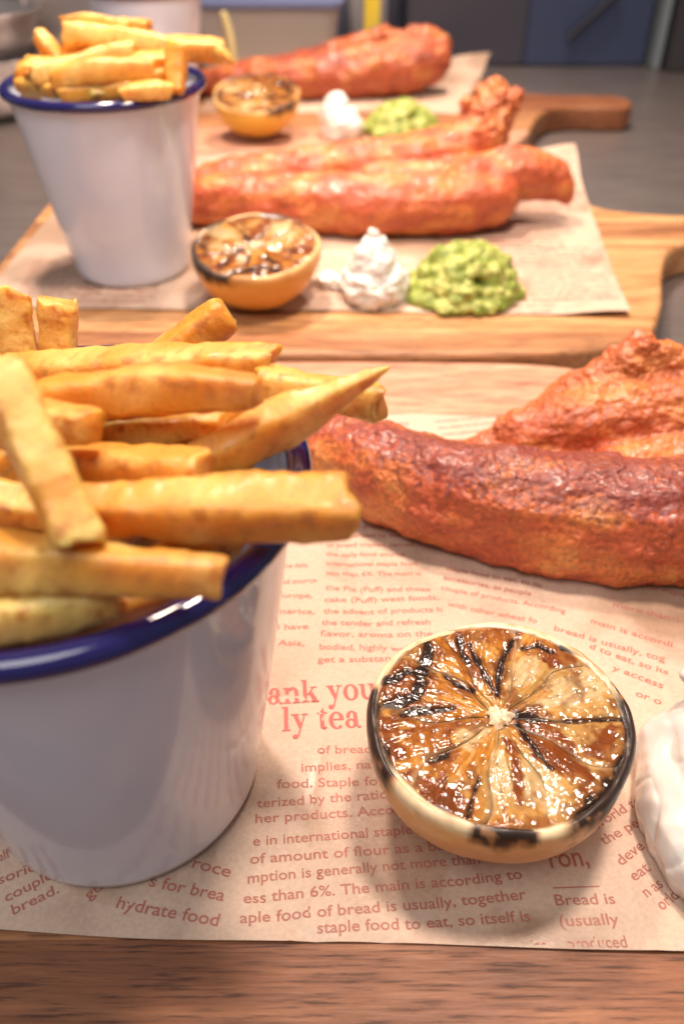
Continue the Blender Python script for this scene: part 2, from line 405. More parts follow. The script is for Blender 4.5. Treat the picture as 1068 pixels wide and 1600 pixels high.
PRINT = [
    ('is the daily', -2.01, 18.92, 5.3, 0.97),
    ('food source', -2.08, 18.21, 4.8, 1.32),
    ('in Europe,', -2.28, 17.66, 0.0, 1.4),
    ('America,', -2.23, 16.98, 1.2, 1.44),
    ('d have', -2.13, 16.37, 2.4, 1.17),
    ('n Asia,', -2.09, 15.79, -1.1, 1.03),
    ('a.', -2.15, 15.14, 0.0, 0.25),
    ('the Pie (Puff) and those', -0.5, 17.99, -1.1, 3.16),
    ('cake (Puff) west foods,', -0.53, 17.5, 1.0, 3.41),
    ('the advent of products h', -0.54, 17.03, 0.5, 3.47),
    ('the tender and refresh', -0.59, 16.57, 0.0, 3.14),
    ('flavor, aroma on the', -0.62, 16.13, 0.0, 3.28),
    ('bodied, highly well', -0.65, 15.65, -1.1, 2.55),
    ('get a substan', -0.67, 15.18, 1.4, 2.05),
    ('with other wheat fo', 3.10, 17.3, -15.4, 2.6),
    ('bread is usually, tog', 6.02, 16.37, -21.6, 3.23),
    ('main is accordi', 7.16, 16.7, -24.8, 2.29),
    ('more than 1', 7.97, 17.34, -19.7, 1.9),
    ('d to eat, so its', 6.89, 15.7, -25.3, 2.16),
    ('y access', 7.37, 14.96, -30.4, 1.4),
    ('or o', 7.73, 14.04, -27.7, 0.67),
    ('ank you', -2.01, 13.75, 4.3, 2.83),
    ('ly tea', -1.53, 12.92, 3.9, 2.04),
    ('of bread', -0.62, 12.22, 1.7, 1.35),
    ('implies, na', -1.0, 11.71, 3.7, 1.72),
    ('food. Staple fo', -1.55, 11.26, 2.4, 2.41),
    ('terized by the ratio', -1.98, 10.75, 5.0, 3.08),
    ('her products. Accord', -2.01, 10.36, 4.6, 3.6),
    ('e in international staple', -2.01, 9.81, 4.9, 3.64),
    ('of amount of flour as a ba', -2.04, 9.39, 4.5, 4.44),
    ('mption is generally not more than', -2.06, 8.96, 5.3, 5.15),
    ('ess than 6%. The main is according to', -2.1, 8.51, 5.2, 6.06),
    ('aple food of bread is usually, together', -2.13, 8.08, 5.0, 6.1),
    ('staple food to eat, so itself is', -0.52, 7.89, 3.3, 4.48),
    ('roce', -3.34, 9.32, -14.6, 0.91),
    ('s for brea', -4.19, 8.89, -11.5, 1.7),
    ('hydrate food', -4.81, 8.42, -10.2, 2.26),
    ('elf is', -7.58, 9.41, 30.8, 0.49),
    ('sories', -7.41, 8.89, 26.8, 0.95),
    ('couple', -7.13, 8.51, 33.4, 1.02),
    ('bread.', -6.91, 8.24, 31.0, 0.99),
    ('gu', -5.4, 8.58, 45.8, 0.49),
    ('ron,', 4.56, 9.29, 3.8, 0.9),
    ('Bread is', 4.51, 8.47, 1.3, 1.3),
    ('(usually', 4.52, 8.04, 1.3, 1.29),
    ('world to', 5.81, 10.2, 28.9, 1.43),
    ('the pe', 5.89, 9.81, 27.4, 1.19),
    ('deve', 6.14, 9.32, 33.9, 0.88),
    ('eat', 6.33, 8.97, 31.8, 0.84),
]

# hand-cut serif letters, x-height 1
def ring(cx, cy, rx, ry, ix, iy, a0=0, a1=360, n=28):
    a = np.radians(np.linspace(a0, a1, n))
    V = np.concatenate([np.stack([cx + rx * np.cos(a), cy + ry * np.sin(a)], 1), np.stack([cx + ix * np.cos(a), cy + iy * np.sin(a)], 1)])
    return V, [(i, i + 1, n + i + 1, n + i) for i in range(n - 1)]
def poly(*p): return np.array(p, float), [tuple(range(len(p)))]
def bar(x0, y0, x1, y1): return poly((x0, y0), (x1, y0), (x1, y1), (x0, y1))
SER = {
 'o': (1.06, [ring(.52, .5, .5, .53, .22, .43)]),
 'e': (0.98, [ring(.5, .5, .48, .53, .20, .43, 5, 318), bar(.26, .50, .97, .60)]),
 'a': (1.02, [ring(.40, .27, .37, .29, .13, .19), bar(.56, .10, .82, .72), ring(.47, .70, .35, .33, .10, .23, 0, 165), ring(.24, .72, .13, .12, .0, .0), ring(.88, .14, .16, .15, .05, .06, 180, 330)]),
 'n': (1.16, [bar(.14, .08, .40, .95), bar(.02, 0, .54, .08), poly((.02, 1.0), (.40, 1.0), (.40, .9), (.02, .9)), ring(.63, .62, .38, .41, .12, .26, 0, 150), bar(.75, .08, 1.01, .64), bar(.64, 0, 1.13, .08)]),
 'u': (1.16, [bar(.14, .38, .40, .92), bar(.02, .92, .40, 1.0), ring(.53, .36, .39, .39, .13, .24, 180, 350), bar(.75, .08, 1.01, .92), bar(.63, .92, 1.01, 1.0), bar(.75, 0, 1.13, .08)]),
 'k': (1.16, [bar(.14, .08, .40, 1.38), bar(.02, 1.38, .40, 1.47), bar(.02, 0, .54, .08), poly((.38, .38), (.86, .92), (.76, .92), (.38, .52)), bar(.62, .92, 1.05, 1.0), poly((.50, .56), (.68, .76), (1.10, .08), (.78, .08)), bar(.64, 0, 1.15, .08)]),
 'y': (1.06, [poly((.12, .92), (.40, .92), (.68, .28), (.54, -.04)), poly((.78, .92), (.88, .92), (.46, -.36), (.34, -.36)), bar(.0, .92, .52, 1.0), bar(.64, .92, 1.04, 1.0), ring(.24, -.36, .18, .13, 0, 0)]),
 'l': (0.6, [bar(.16, .08, .42, 1.38), bar(.03, 1.38, .42, 1.47), bar(.03, 0, .55, .08)]),
 't': (0.72, [bar(.2, .14, .46, .92), bar(.03, .92, .66, 1.02), poly((.2, 1.0), (.46, 1.0), (.46, 1.34)), ring(.44, .2, .24, .22, .0, .10, 180, 330)]),
 ' ': (0.5, [])}
def serif(s, size):
    V, F, n, x = [], [], 0, 0.0
    for ch in s:
        adv, parts = SER[ch]
        for k, (v, f) in enumerate(parts):
            V.append(np.column_stack([(v + [x, 0]) * size, np.full(len(v), k)])); F += [tuple(i + n for i in q) for q in f]; n += len(v)
        x += adv
    return np.concatenate(V), F, x * size
h1 = lambda x, y: paper_h(x, y, 1, P1, L1)
small = []
SIZ = {'ron,': 0.62, 'ank you': .7}
for (s, x, y, ang, wid) in PRINT:
    if s in ('ank you', 'ly tea'): continue
    V, F = text_geo(s); W = V[:, 0].max()
    sx = wid / W; sz = {'ron,': .66, 'roce': .40, 's for brea': .38, 'hydrate food': .38}.get(s, 0.335 if 15 > y else 0.31)
    sx = min(max(sx, sz * .75), sz * 1.25)
    if s in ('in Europe,', 'is the daily', 'food source', 'America,', 'd have', 'n Asia,', 'a.'):
        x = x + wid - sx * W - (0.0)
    small.append((V, F, x, y, ang, sx, sz))
filler = ['bread is usually, together', 'staple food to eat, so its', 'accessories, as people', 'couple of products. According', 'characterized by the ratio', 'of bread implies, named',
          'the daily food source', 'international staple food', 'less than 6%. The main is', 'produced of flour', 'or other products', 'the Pie (Puff) and those']
cache = {s: text_geo(s) for s in filler}
def fill_block(lst, x, y, ang, n, size=0.31, lead=0.46, start=0):
    for k in range(n):
        V, F = cache[filler[(k + start) % len(filler)]]
        a = R(ang); lst.append((V, F, x + k * lead * math.sin(a), y - k * lead * math.cos(a), ang, size, size))
fill_block(small, -0.5, 20.9, 0, 6, .29, .45, 3)
fill_block(small, 3.2, 18.9, -15, 3, .30, .46, 1)
fill_block(small, 8.2, 19.0, -20, 2, .31, .5, 6)
fill_block(small, -1.0, 27.5, 1, 9, .29, .46, 2)
fill_block(small, 3.6, 27.2, 12, 9, .29, .46, 5)
fill_block(small, 8.0, 27.0, -4, 9, .29, .46, 8)
fill_block(small, -12.2, 10.9, 30, 8, .33, .5, 4)
fill_block(small, 8.4, 13.2, -20, 8, .33, .5, 0)
V, F = text_geo('produced'); small.append((V, F, 4.6, 7.58, 1.3, .32, .34))
V, F = text_geo('ies'); small.append((V, F, 3.85, 7.55, 1.3, .32, .34))
V, F = text_geo('orld is'); small.append((V, F, 6.75, 8.35, 32, .33, .34))
V, F = text_geo('n as'); small.append((V, F, 6.5, 8.62, 30, .33, .34))
clip1 = lambda W: W[:, 1] > front_edge(W[:, 0]) + 0.03
put_text(small, h1, 'printed_text', M_ink, paper1, clipper=clip1)
big = []
for (s, x, y, ang, wid) in (('ank you', -1.95, 13.72, 4.3, 2.9), ('ly tea', -1.53, 12.88, 3.9, 2.04)):
    V, F, W = serif(s, 0.52)
    big.append((V[:, :2], F, x, y, ang, wid / W, 1.0))
hz = np.concatenate([serif('ank you', .52)[0][:, 2], serif('ly tea', .52)[0][:, 2]])
o = put_text(big, h1, 'headline_text', M_ink2, paper1)
me = o.data; c = coords(me); c[:, 2] += hz * 0.00002; setco(me, c)
u_ = poly((4.55, 8.83), (5.55, 8.86), (5.55, 8.89), (4.55, 8.86))
put_text([(u_[0], u_[1], 0, 0, 0, 1, 1)], h1, 'printed_line', M_ink, paper1)

P2 = [(-17.9, 37.6), (13.6, 36.6), (16.3, 61.5), (-17.0, 62.8)]; L2 = [(16.3, 61.5, 6, 1.0), (13.6, 36.6, 4, 0.25)]
paper2 = paper(P2, 2, L2, 'sheet of paper under the middle fish, sauce and peas', 200, 160)
h2 = lambda x, y: paper_h(x, y, 2, P2, L2)
tl = []
for bx, by, an, n, st in ((-17, 60, 8, 30, 0), (-13, 45, -3, 14, 3), (5.5, 46, 3, 18, 2), (9.5, 58, -6, 22, 5), (0, 60, 4, 8, 1), (-7, 42, 2, 8, 7), (-2.5, 43.5, -2, 9, 4), (2.5, 56, 3, 12, 9), (-16.5, 43, 5, 8, 6), (9.5, 45, -2, 12, 1), (12, 60, 2, 16, 0)):
    fill_block(tl, bx, by, an, n, .42, .62, st)
def inside(c):
    c = np.array(c)
    def f(W):
        ok = np.ones(len(W), bool)
        for k in range(4):
            a, b = c[k], c[(k + 1) % 4]; d = b - a
            ok &= (d[0] * (W[:, 1] - a[1]) - d[1] * (W[:, 0] - a[0])) / np.hypot(*d) > 0.15
        return ok
    return f
put_text(tl, h2, 'printed_text', M_ink, paper2, clipper=inside(P2), zoff=0.015)
P3 = [(-12, 74.5), (9.5, 74.0), (15.0, 94.5), (-10.5, 96)]; L3 = [(15.0, 94.5, 7, 0.8)]
paper3 = paper(P3, 3, L3, 'sheet of paper with a pale corner showing behind the farthest fish', 120, 100)

# ------------------------------------------------------------------ enamel cups
def cup(loc, rb, label):
    t = empty('enamel_cup', (*loc, 0.1)); tag(t, label, 'cup', 'white enamel cups with dark blue rims')
    H = 8.9
    prof = [(0.01, 0.12), (rb - 0.55, 0.10), (rb - 0.45, 0.0), (rb - 0.22, 0.03), (rb - 0.07, 0.16), (rb, 0.40), (rb + 0.05, 0.8)]
    for k in range(1, 13):
        f = k / 12; prof.append((rb + 0.05 + (4.36 - rb - 0.05) * f + 0.03 * math.sin(f * 3.14), 0.8 + (H - 0.28 - 0.8) * f))
    V, F = lathe(prof, 128); mesh('cup_body', V, F, M_enamel, t)
    inn = [(4.28, H - 0.2)] + [(4.24 - (4.24 - rb + 0.1) * k / 8, H - 0.3 - (H - 0.7) * k / 8) for k in range(9)] + [(0.01, 0.36)]
    V, F = lathe(inn, 96); mesh('cup_lining', V, F, M_enamel, t)
    a = np.linspace(0, 2 * np.pi, 20, endpoint=True)
    V, F = lathe([(4.44 + 0.24 * math.cos(q), H - 0.12 + 0.23 * math.sin(q)) for q in a], 128); mesh('cup_rim', V, F, M_blue, t)
    return t
cup((-5.2, 11.9), 3.2, 'nearest white enamel cup with blue rim, cropped by the left edge')
cup((-10.95, 42.3), 2.93, 'white enamel cup of chips beside the middle lemon half')
cup((-15.0, 74.0), 2.93, 'farthest white enamel cup, partly hidden behind the middle cup of chips')

# ------------------------------------------------------------------ chips
def chip(a, b, w, h, seed, label, group, tip=(0, 0), bend=0.1, roll=None, res=1.0, brown=0.0, flip=0):
    a = np.array(a, float); b = np.array(b, float); rs = np.random.RandomState(seed); w = w * rs.uniform(.82, .95); h = h * rs.uniform(.80, .92)
    L = np.linalg.norm(b - a); ax = (b - a) / L
    up = np.array([0, 0, 1.0]); 
    if abs(ax[2]) > 0.9: up = np.array([0, 1.0, 0])
    sd = np.cross(ax, up); sd /= np.linalg.norm(sd); up = np.cross(sd, ax)
    ro = rs.uniform(-0.35, 0.35) if roll is None else roll
    s2 = sd * math.cos(ro) + up * math.sin(ro); u2 = -sd * math.sin(ro) + up * math.cos(ro)
    nl = int(54 * res); nr = int(32 * res); e = 0.2 * w
    ts = np.concatenate([np.array([0.0, 0.05, 0.16, 0.32, 0.55, 0.8]) * e / L, np.linspace(e / L, 1 - e / L, nl), 1 - np.array([0.8, 0.55, 0.32, 0.16, 0.05, 0.0]) * e / L])
    V = []
    tw = rs.uniform(-0.6, 0.6); tpA, tpB = rs.uniform(-.10, .10, 2); bend = bend + rs.uniform(-.10, .10)
    for tt in ts:
        d = min(tt, 1 - tt) * L; s = 1.0
        if d < e: s = 0.84 + 0.16 * math.sqrt(max(0, 1 - (1 - d / e) ** 2))
        if d < 1e-9: s = 0.80
        k0 = 1 - tip[0] * (1 - min(1, tt / 0.55)) ** 1.3; k1 = 1 - tip[1] * (1 - min(1, (1 - tt) / 0.55)) ** 1.3
        s *= k0 * k1 * (1 + 0.05 * math.sin(tt * 7 + seed) + tpA * (tt - .5) * 2)
        cpt = a + (b - a) * tt + u2 * (bend * math.sin(math.pi * tt)) + s2 * (0.5 * bend * math.sin(2 * math.pi * tt + seed))
        q = np.linspace(0, 2 * np.pi, nr, endpoint=False) + tw * tt
        cx = np.sign(np.cos(q)) * np.abs(np.cos(q)) ** 0.54; cy = np.sign(np.sin(q)) * np.abs(np.sin(q)) ** 0.54
        V.append(cpt + np.outer(cx, s2) * w * 0.5 * s + np.outer(cy, u2) * h * 0.5 * s * (1 + tpB * (tt - .5) * 2))
    V = np.concatenate(V); n = len(ts)
    q = np.linspace(0, 2 * np.pi, nr, endpoint=False)
    corner = np.tile(np.abs(np.sin(2 * q)) ** 3, n)
    T = np.repeat(ts, nr); endk = np.exp(-np.minimum(T, 1 - T) * L / 0.30)
    ctr = np.repeat(V.reshape(n, nr, 3).mean(1), nr, axis=0); nrm = V - ctr; nrm /= np.linalg.norm(nrm, axis=1)[:, None] + 1e-9
    N0 = V * 1.0
    V = V + nrm * (0.05 * perlin(N0, 1.0, seed % 13) + 0.03 * perlin(N0, 2.6, seed % 7) + 0.03 * np.maximum(0, perlin(N0, 4.5, 4) - .1) + 0.006 * fbm(N0, 9, 2, 3) + 0.02 * endk * perlin(N0, 7, 1))[:, None]
    sg = np.where(T < .5, -1.0, 1.0) * np.exp(-np.minimum(T, 1 - T) * L / 0.12)
    V = V + np.outer(sg * (0.24 * perlin(N0, 1.7, seed % 5 + 2) + 0.06 * perlin(N0, 5, 4)), ax)
    F = grid_faces(n, nr, True).tolist() + [list(range(nr))[::-1], list(range((n - 1) * nr, n * nr))]
    n1 = perlin(N0, 1.1, seed % 11); n2 = fbm(N0, 4.5, 3, 5)
    tint = rs.uniform(-0.2, 0.2)
    c = mix(np.array([0.75, 0.335, 0.04]), np.array([0.86, 0.57, 0.165]), sstep(-0.5, 0.7, n1 + tint * 3 - brown))
    c = c * (1 - 0.0) 
    tipk = np.maximum(sstep(.45, 0, T) * (tip[0] > .4), sstep(.55, 1, T) * (tip[1] > .4))
    br = np.clip(0.65 * corner * sstep(-0.3, 0.5, n2) + 0.65 * endk * sstep(-0.4, 0.4, n2) + 0.6 * sstep(0.25, 0.8, n2) + 0.5 * tipk + brown * 0.8, 0, 1)
    c = c * (1 - br[:, None]) + np.array([0.56, 0.235, 0.045]) * br[:, None]
    loc = (a + b) / 2
    o = mesh('chip', V - loc, F, M_fry, col=c); o.location = Vector(loc) * U
    tag(o, label, 'chip', group); return o
G1 = 'chips heaped in the nearest enamel cup'
CH = [
 ((-6.9, 14.9, 9.3), (-1.25, 13.9, 10.15), 1.0, .85, 'long pale chip lying along the back of the nearest heap, behind another long chip', (0, .25), .05),
 ((-5.6, 12.3, 10.0), (-1.3, 11.75, 10.72), 1.0, .95, 'long thick golden chip across the top of the nearest heap', (.1, .45), .16),
 ((-2.6, 11.6, 9.3), (0.80, 12.55, 10.75), .80, 1.0, 'chip rising to a thin dark pointed tip at the right of the nearest heap', (0, .9), -.12),
 ((-1.6, 13.6, 9.75), (0.75, 13.0, 9.72), .8, .72, 'blunt pale chip sticking out right, behind the pointed one', (0, 0), .05),
 ((-4.6, 15.3, 8.6), (-2.4, 16.0, 10.05), .95, .9, 'short chip poking up and right at the back of the nearest heap', (0, 0), .05),
 ((-6.05, 15.3, 8.2), (-5.88, 16.1, 10.25), .85, .8, 'upright stubby chip at the back left of the nearest heap, right of its twin', (0, .1), .03),
 ((-6.85, 15.2, 8.2), (-6.69, 16.0, 10.5), .9, .8, 'upright chip at the back left of the nearest heap, against the left edge', (0, .15), .05),
 ((-4.75, 10.1, 12.2), (-3.5, 8.4, 10.3), .78, .75, 'chip slanting steeply down toward the camera at the front of the nearest heap', (0, .12), .08),
 ((-4.3, 9.75, 9.85), (0.12, 9.64, 9.98), .98, 1.0, 'thick chip jutting straight out to the right over the blue rim', (.15, -.06), -.03),
 ((-5.4, 8.5, 10.0), (-1.62, 8.35, 9.78), .8, .88, 'fat chip lying across the front of the nearest cup, its tip narrowed', (0, .42), .05),
 ((-5.4, 7.9, 9.3), (-3.1, 8.5, 9.3), .8, .8, 'lowest front chip resting inside the nearest blue rim at the left', (0, .1), .05),
 ((-4.8, 11.4, 9.5), (-2.1, 10.55, 9.95), .85, .8, 'short orange chip in the middle of the nearest heap pointing at the camera', (0, .1), .05),
 ((-5.1, 12.4, 9.2), (-2.2, 12.3, 9.7), .6, .55, 'thin short chip with a rounded tip under the long thick one', (0, .3), .05),
 ((-5.8, 10.1, 9.75), (-4.1, 10.1, 9.5), .8, .7, 'small chip end tucked beneath the steeply slanting chip', (0, 0), .05),
 ((-3.3, 9.3, 8.85), (-1.9, 10.0, 8.8), .6, .6, 'brown chip end just showing below the jutting thick chip', (0, .2), .03),
 ((-5.4, 10.3, 12.6), (-4.72, 9.7, 11.4), .8, .7, 'chip end at the left edge leaning over the slanting chip', (0, .1), .03),
 ((-6.3, 11.6, 10.3), (-3.9, 10.9, 10.6), .8, .8, 'chip half hidden behind the slanting chip in the middle of the nearest heap', (0, .2), .05),
 ((-4.6, 9.6, 8.7), (-2.4, 9.1, 9.0), .75, .75, 'orange brown chip wedged under the fat front chip, above the inside of the rim', (0, .2), .05),
 ((-5.6, 7.95, 8.75), (-2.3, 9.2, 8.85), .8, .75, 'orange chip curving along the inside of the blue rim at the front', (0, .2), -.1),
 ((-2.5, 9.3, 8.8), (-1.25, 11.3, 8.95), .75, .75, 'chip end resting low against the right inside wall of the nearest cup', (0, .1), -.05),
 ((-2.2, 11.6, 9.0), (-1.5, 13.4, 9.1), .8, .8, 'chip low behind the jutting thick chip, following the right rim', (0, .1), -.05),
 ((-3.9, 10.9, 8.9), (-1.3, 11.4, 9.0), .8, .75, 'orange chip lying beneath the jutting thick chip, close to the right inside wall', (0, .1), .05),
 ((-3.6, 13.4, 9.0), (-1.7, 13.3, 9.3), .8, .8, 'orange chip filling the gap behind the pointed chip', (0, .1), .05),
 ((-4.6, 12.9, 9.6), (-2.6, 12.6, 9.75), .7, .7, 'brown chip just visible under the long thick top chip', (0, .2), .05),
]
for k, (a, b, w_, h_, lab, tip, bend) in enumerate(CH):
    chip(a, b, w_, h_, 11 + k * 3, lab, G1, tip, bend, brown=0.5 if 'brown' in lab else 0.12 if 'orange' in lab else 0.0, res=1.3)
rs = np.random.RandomState(5)
for k in range(30):
    an = rs.uniform(0, 6.28); rr = 3.0 * math.sqrt(rs.uniform()); cx, cy = -5.25 + rr * math.cos(an), 11.9 + rr * math.sin(an)
    d = rs.uniform(0, 3.14); l = min(2.0, max(0.8, 3.75 - rr)); z = rs.uniform(7.9, 9.1); dz = rs.uniform(-.25, .25)
    chip((cx - l * math.cos(d), cy - l * math.sin(d), z - dz), (cx + l * math.cos(d), cy + l * math.sin(d), z + dz), .85, .8, 101 + k,
         'golden brown chip buried low in the nearest cup, mostly hidden by other chips', G1 + ', buried ones', (0, 0), .05, brown=.3, res=.8)
G2 = 'chips heaped in the middle enamel cup'
CM = [
 ((-12.5, 42.8, 11.45), (-9.8, 43.3, 10.95), .65, .6, 'thin chip pointing up and left on top of the middle heap', (.8, 0), .05),
 ((-12.3, 42.2, 10.85), (-7.6, 41.7, 10.4), 1.0, .95, 'longest pale chip lying across the top of the middle heap', (0, .1), .15),
 ((-13.6, 42.4, 10.9), (-12.5, 41.8, 9.6), .75, .7, 'chip sticking up at the left of the middle heap', (0, 0), .03),
 ((-13.2, 39.3, 9.75), (-9.1, 41.0, 10.35), 1.1, 1.0, 'thick chip angled down to the left rim of the middle cup', (.1, 0), .12),
 ((-12.2, 38.6, 9.75), (-8.0, 39.4, 9.95), 1.2, 1.1, 'broad chip at the front of the middle heap, above the rim', (.1, .15), .1),
 ((-10.6, 45.3, 10.75), (-9.1, 45.2, 10.6), .9, .8, 'short chip end at the back of the middle heap', (0, 0), .05),
 ((-8.8, 42.7, 10.3), (-5.3, 42.5, 10.15), .85, .9, 'chip reaching out to the right over the middle rim', (0, 0), .08),
 ((-7.1, 40.4, 10.75), (-7.2, 39.5, 9.1), .85, .75, 'upright stubby chip at the right front of the middle heap', (0, .1), .03),
 ((-9.3, 38.3, 9.3), (-7.3, 39.0, 9.3), .7, .65, 'small golden chip low at the front right of the middle heap', (0, .1), .03),
 ((-10.9, 38.9, 9.45), (-10.2, 38.4, 9.15), .7, .6, 'tiny rounded chip end right above the front of the middle rim', (0, .2), .02),
 ((-5.9, 42.5, 10.4), (-4.95, 41.9, 9.75), .55, .5, 'thin curled chip tip hanging off the right of the middle heap', (0, .6), .03),
 ((-9.2, 40.4, 10.0), (-6.9, 41.0, 9.9), .9, .9, 'chip in the middle cup tucked behind the upright stubby one', (0, .1), .05),
 ((-14.2, 40.4, 9.25), (-11.9, 38.8, 9.3), .8, .7, 'chip following the front left inside of the middle rim', (0, .1), .05),
 ((-11.8, 38.5, 9.2), (-8.9, 38.9, 9.4), .8, .75, 'chip lying level just above the front of the middle rim', (0, .1), .05),
 ((-8.9, 39.3, 9.3), (-7.3, 41.4, 9.5), .8, .75, 'chip along the right inside of the middle rim', (0, .1), .05),
 ((-12.9, 43.5, 10.2), (-8.6, 43.9, 10.3), 1.0, .9, 'long chip at the back of the middle heap under the thin pointed one', (0, .1), .05),
]
for k, (a, b, w_, h_, lab, tip, bend) in enumerate(CM):
    chip(a, b, w_ * 1.2, h_ * 1.15, 301 + k * 3, lab, G2, tip, bend, res=.7)
for k in range(24):
    an = rs.uniform(0, 6.28); rr = 3.1 * math.sqrt(rs.uniform()); cx, cy = -10.95 + rr * math.cos(an), 42.3 + rr * math.sin(an)
    d = rs.uniform(-.8, .8); l = min(2.0, max(0.8, 3.75 - rr)); z = rs.uniform(8.8, 9.75)
    chip((cx - l * math.cos(d), cy - l * math.sin(d), z), (cx + l * math.cos(d), cy + l * math.sin(d), z), .9, .85, 401 + k,
         'pale chip filling the middle cup, mostly hidden under the top layer', G2 + ', buried ones', (0, 0), .05, brown=.1, res=.6)

# ------------------------------------------------------------------ battered fish
def fish(loc, balls, voxel, seed, label, crust=0.0, amp=1.0, rough=()):
    me = balls_mesh(balls, voxel, 7)
    V = coords(me); N = normals(me)
    d = 0.16 * fbm(V, 0.55, 2, seed) + 0.055 * fbm(V, 1.5, 2, seed + 3) + 0.13 * np.maximum(0, perlin(V, 1.9, seed + 4) - .3) + 0.03 * np.abs(perlin(V, 3.0, seed + 5)) + 0.022 * fbm(V, 6, 2, seed + 7) + 0.02 * np.maximum(0, perlin(V, 9, seed + 8))
    # flaky crags where asked
    k = np.zeros(len(V))
    for (x, y, z, r) in rough:
        k = np.maximum(k, sstep(r, r * 0.4, np.linalg.norm(V - [x, y, z], axis=1)))
    d = d * amp + k * ((0.10 if voxel < .09 else 0.22) * fbm(V, 2.2, 3, seed + 9) + (0.05 if voxel < .09 else 0.30) * np.maximum(0, perlin(V, 3.4 if voxel > .09 else 4.2, seed + 2)))
    W = V + N * d[:, None]
    W[:, 2] = np.maximum(W[:, 2], 0.13 + 0.02 * perlin(V, 2))
    W[:, 2] *= 1
    lo = V * [0.55, 1, 1]
    n1 = fbm(lo, 0.8, 3, seed + 11); n2 = fbm(V, 3.5, 3, seed + 13)
    top = sstep(2.0, 3.3, V[:, 2] + 0.3 * n1)
    c = mix(np.array([0.47, 0.098, 0.036]), np.array([0.60, 0.185, 0.050]), sstep(-0.3, 0.6, n1))
    c = mix(c, np.array([0.66, 0.29, 0.09]), sstep(0.35, 0.95, n1 + 0.4 * n2) * 0.7)
    n3 = fbm(V, 6.0, 3, seed + 15)
    c = mix(c, np.array([0.20, 0.050, 0.046]), np.clip(sstep(0.3, 0.95, 0.5 * n3 + 0.25 * n2 - 0.35 * n1 + crust * top * (1 - k) * 1.0) * 0.8, 0, 1))
    c = mix(c, np.array([0.56, 0.20, 0.07]), k * 0.4)
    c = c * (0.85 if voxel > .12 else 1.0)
    setco(me, W * U); paint(me, c)
    me.name = 'battered_fish'
    o = link('battered_fish', me, M_fish); o.location = Vector(loc) * U
    tag(o, label, 'fish', 'pieces of battered fish, one on each board'); return o
B1 = chain([(-2.6, 24.6, 1.1, .9), (-1.0, 23.9, 1.3, 1.25), (0.8, 22.6, 1.5, 1.5), (3.2, 21.0, 1.65, 1.7), (6.0, 20.0, 1.7, 1.8), (9.0, 19.5, 1.75, 1.85), (12.0, 19.4, 1.75, 1.85), (15.5, 20.0, 1.5, 1.4)], .3)
B1 += chain([(1.3, 21.8, 1.1, 1.2), (4.6, 19.9, 1.15, 1.25), (8.5, 18.9, 1.1, 1.25), (13, 18.9, 1.1, 1.1)], .4)
B1 += chain([(4.6, 23.9, .7, .7), (5.8, 24.3, 1.0, .9), (7.2, 24.8, 1.5, 1.1), (8.4, 25.1, 2.3, 1.15), (9.3, 25.3, 3.2, 1.0), (9.9, 25.4, 4.0, .72), (10.1, 25.4, 4.45, .5)], .3)
B1 += chain([(8.0, 24.9, 2.6, .5), (8.5, 25.1, 3.2, .35)], .2) + chain([(10.6, 25.3, 4.1, .5), (10.9, 25.3, 4.0, .6), (12.2, 25, 3.8, .5)], .2)
B1 += chain([(8.7, 25.2, 2.3, 1.3), (11.0, 25.2, 2.9, 1.1), (13.0, 24.8, 2.6, 1.3), (15, 24, 2.2, 1.3)], .3)
B1 += chain([(7.0, 23.8, 1.0, 1.1), (11, 23.8, 1.2, 1.3), (14.5, 23.4, 1.3, 1.3)], .4)
B1 += chain([(6.3, 24.2, 1.4, 1.1), (8.6, 24.3, 2.0, 1.35), (10.8, 24.2, 2.4, 1.35), (13.2, 23.8, 2.3, 1.5)], .35)
B1 += chain([(9.0, 22.6, 1.2, .9), (11.0, 22.7, 1.7, .9), (13.5, 22.5, 2.0, 1.0)], .35)
fish((0, 0, 0), B1, 0.062, 1, 'large crisp battered fish curving across the nearest board behind the grilled lemon', crust=1.0,
     rough=[(8, 25.5, 3.6, 3.2), (10.5, 24.5, 3.6, 3.0), (5.5, 25, 2, 1.8)])
B2 = chain([(-10.6, 49.4, 1.3, 1.1), (-7.0, 48.5, 1.5, 1.5), (-3, 47.8, 1.6, 1.7), (1.5, 47.2, 1.7, 1.75), (5.5, 47.2, 1.7, 1.7), (8.5, 47.9, 1.8, 1.6)], .35)
B2 += chain([(7.0, 48.5, 2.2, 1.6), (9.5, 49.2, 2.7, 1.6), (11.6, 49.2, 2.6, 1.25), (12.6, 48.9, 2.1, .8), (12.9, 48.7, 1.5, .4)], .3)
B2 += chain([(-8, 50.8, 1.6, 1.3), (-4, 51.2, 2.0, 1.45), (-0.5, 51.6, 2.3, 1.5), (3.0, 51.8, 2.6, 1.6), (6.2, 52.4, 2.9, 1.7), (8.2, 53.0, 3.6, 1.6), (8.8, 53.4, 4.8, 1.3), (9.1, 53.6, 5.7, .9), (9.1, 53.8, 6.4, .5)], .3)
B2 += chain([(7.9, 53.2, 4.6, .7), (7.3, 53.4, 5.6, .35), (7.2, 53.4, 5.9, .2)], .2) + chain([(9.4, 53.6, 4.8, .8), (10.2, 53.4, 5.8, .45), (10.4, 53.4, 6.2, .25)], .2)
B2 += chain([(8.3, 53.2, 5.4, .5), (8.2, 53.4, 6.3, .3)], .2)
B2 += chain([(2, 50.0, 1.5, 1.5), (8, 50.6, 1.8, 1.6)], .4)
fish((0, 0, 0), B2, 0.1, 4, 'smooth reddish battered fish with an upright flaked tail on the middle board', crust=0.2, amp=.9, rough=[(8.8, 53.5, 5.5, 3.4)])
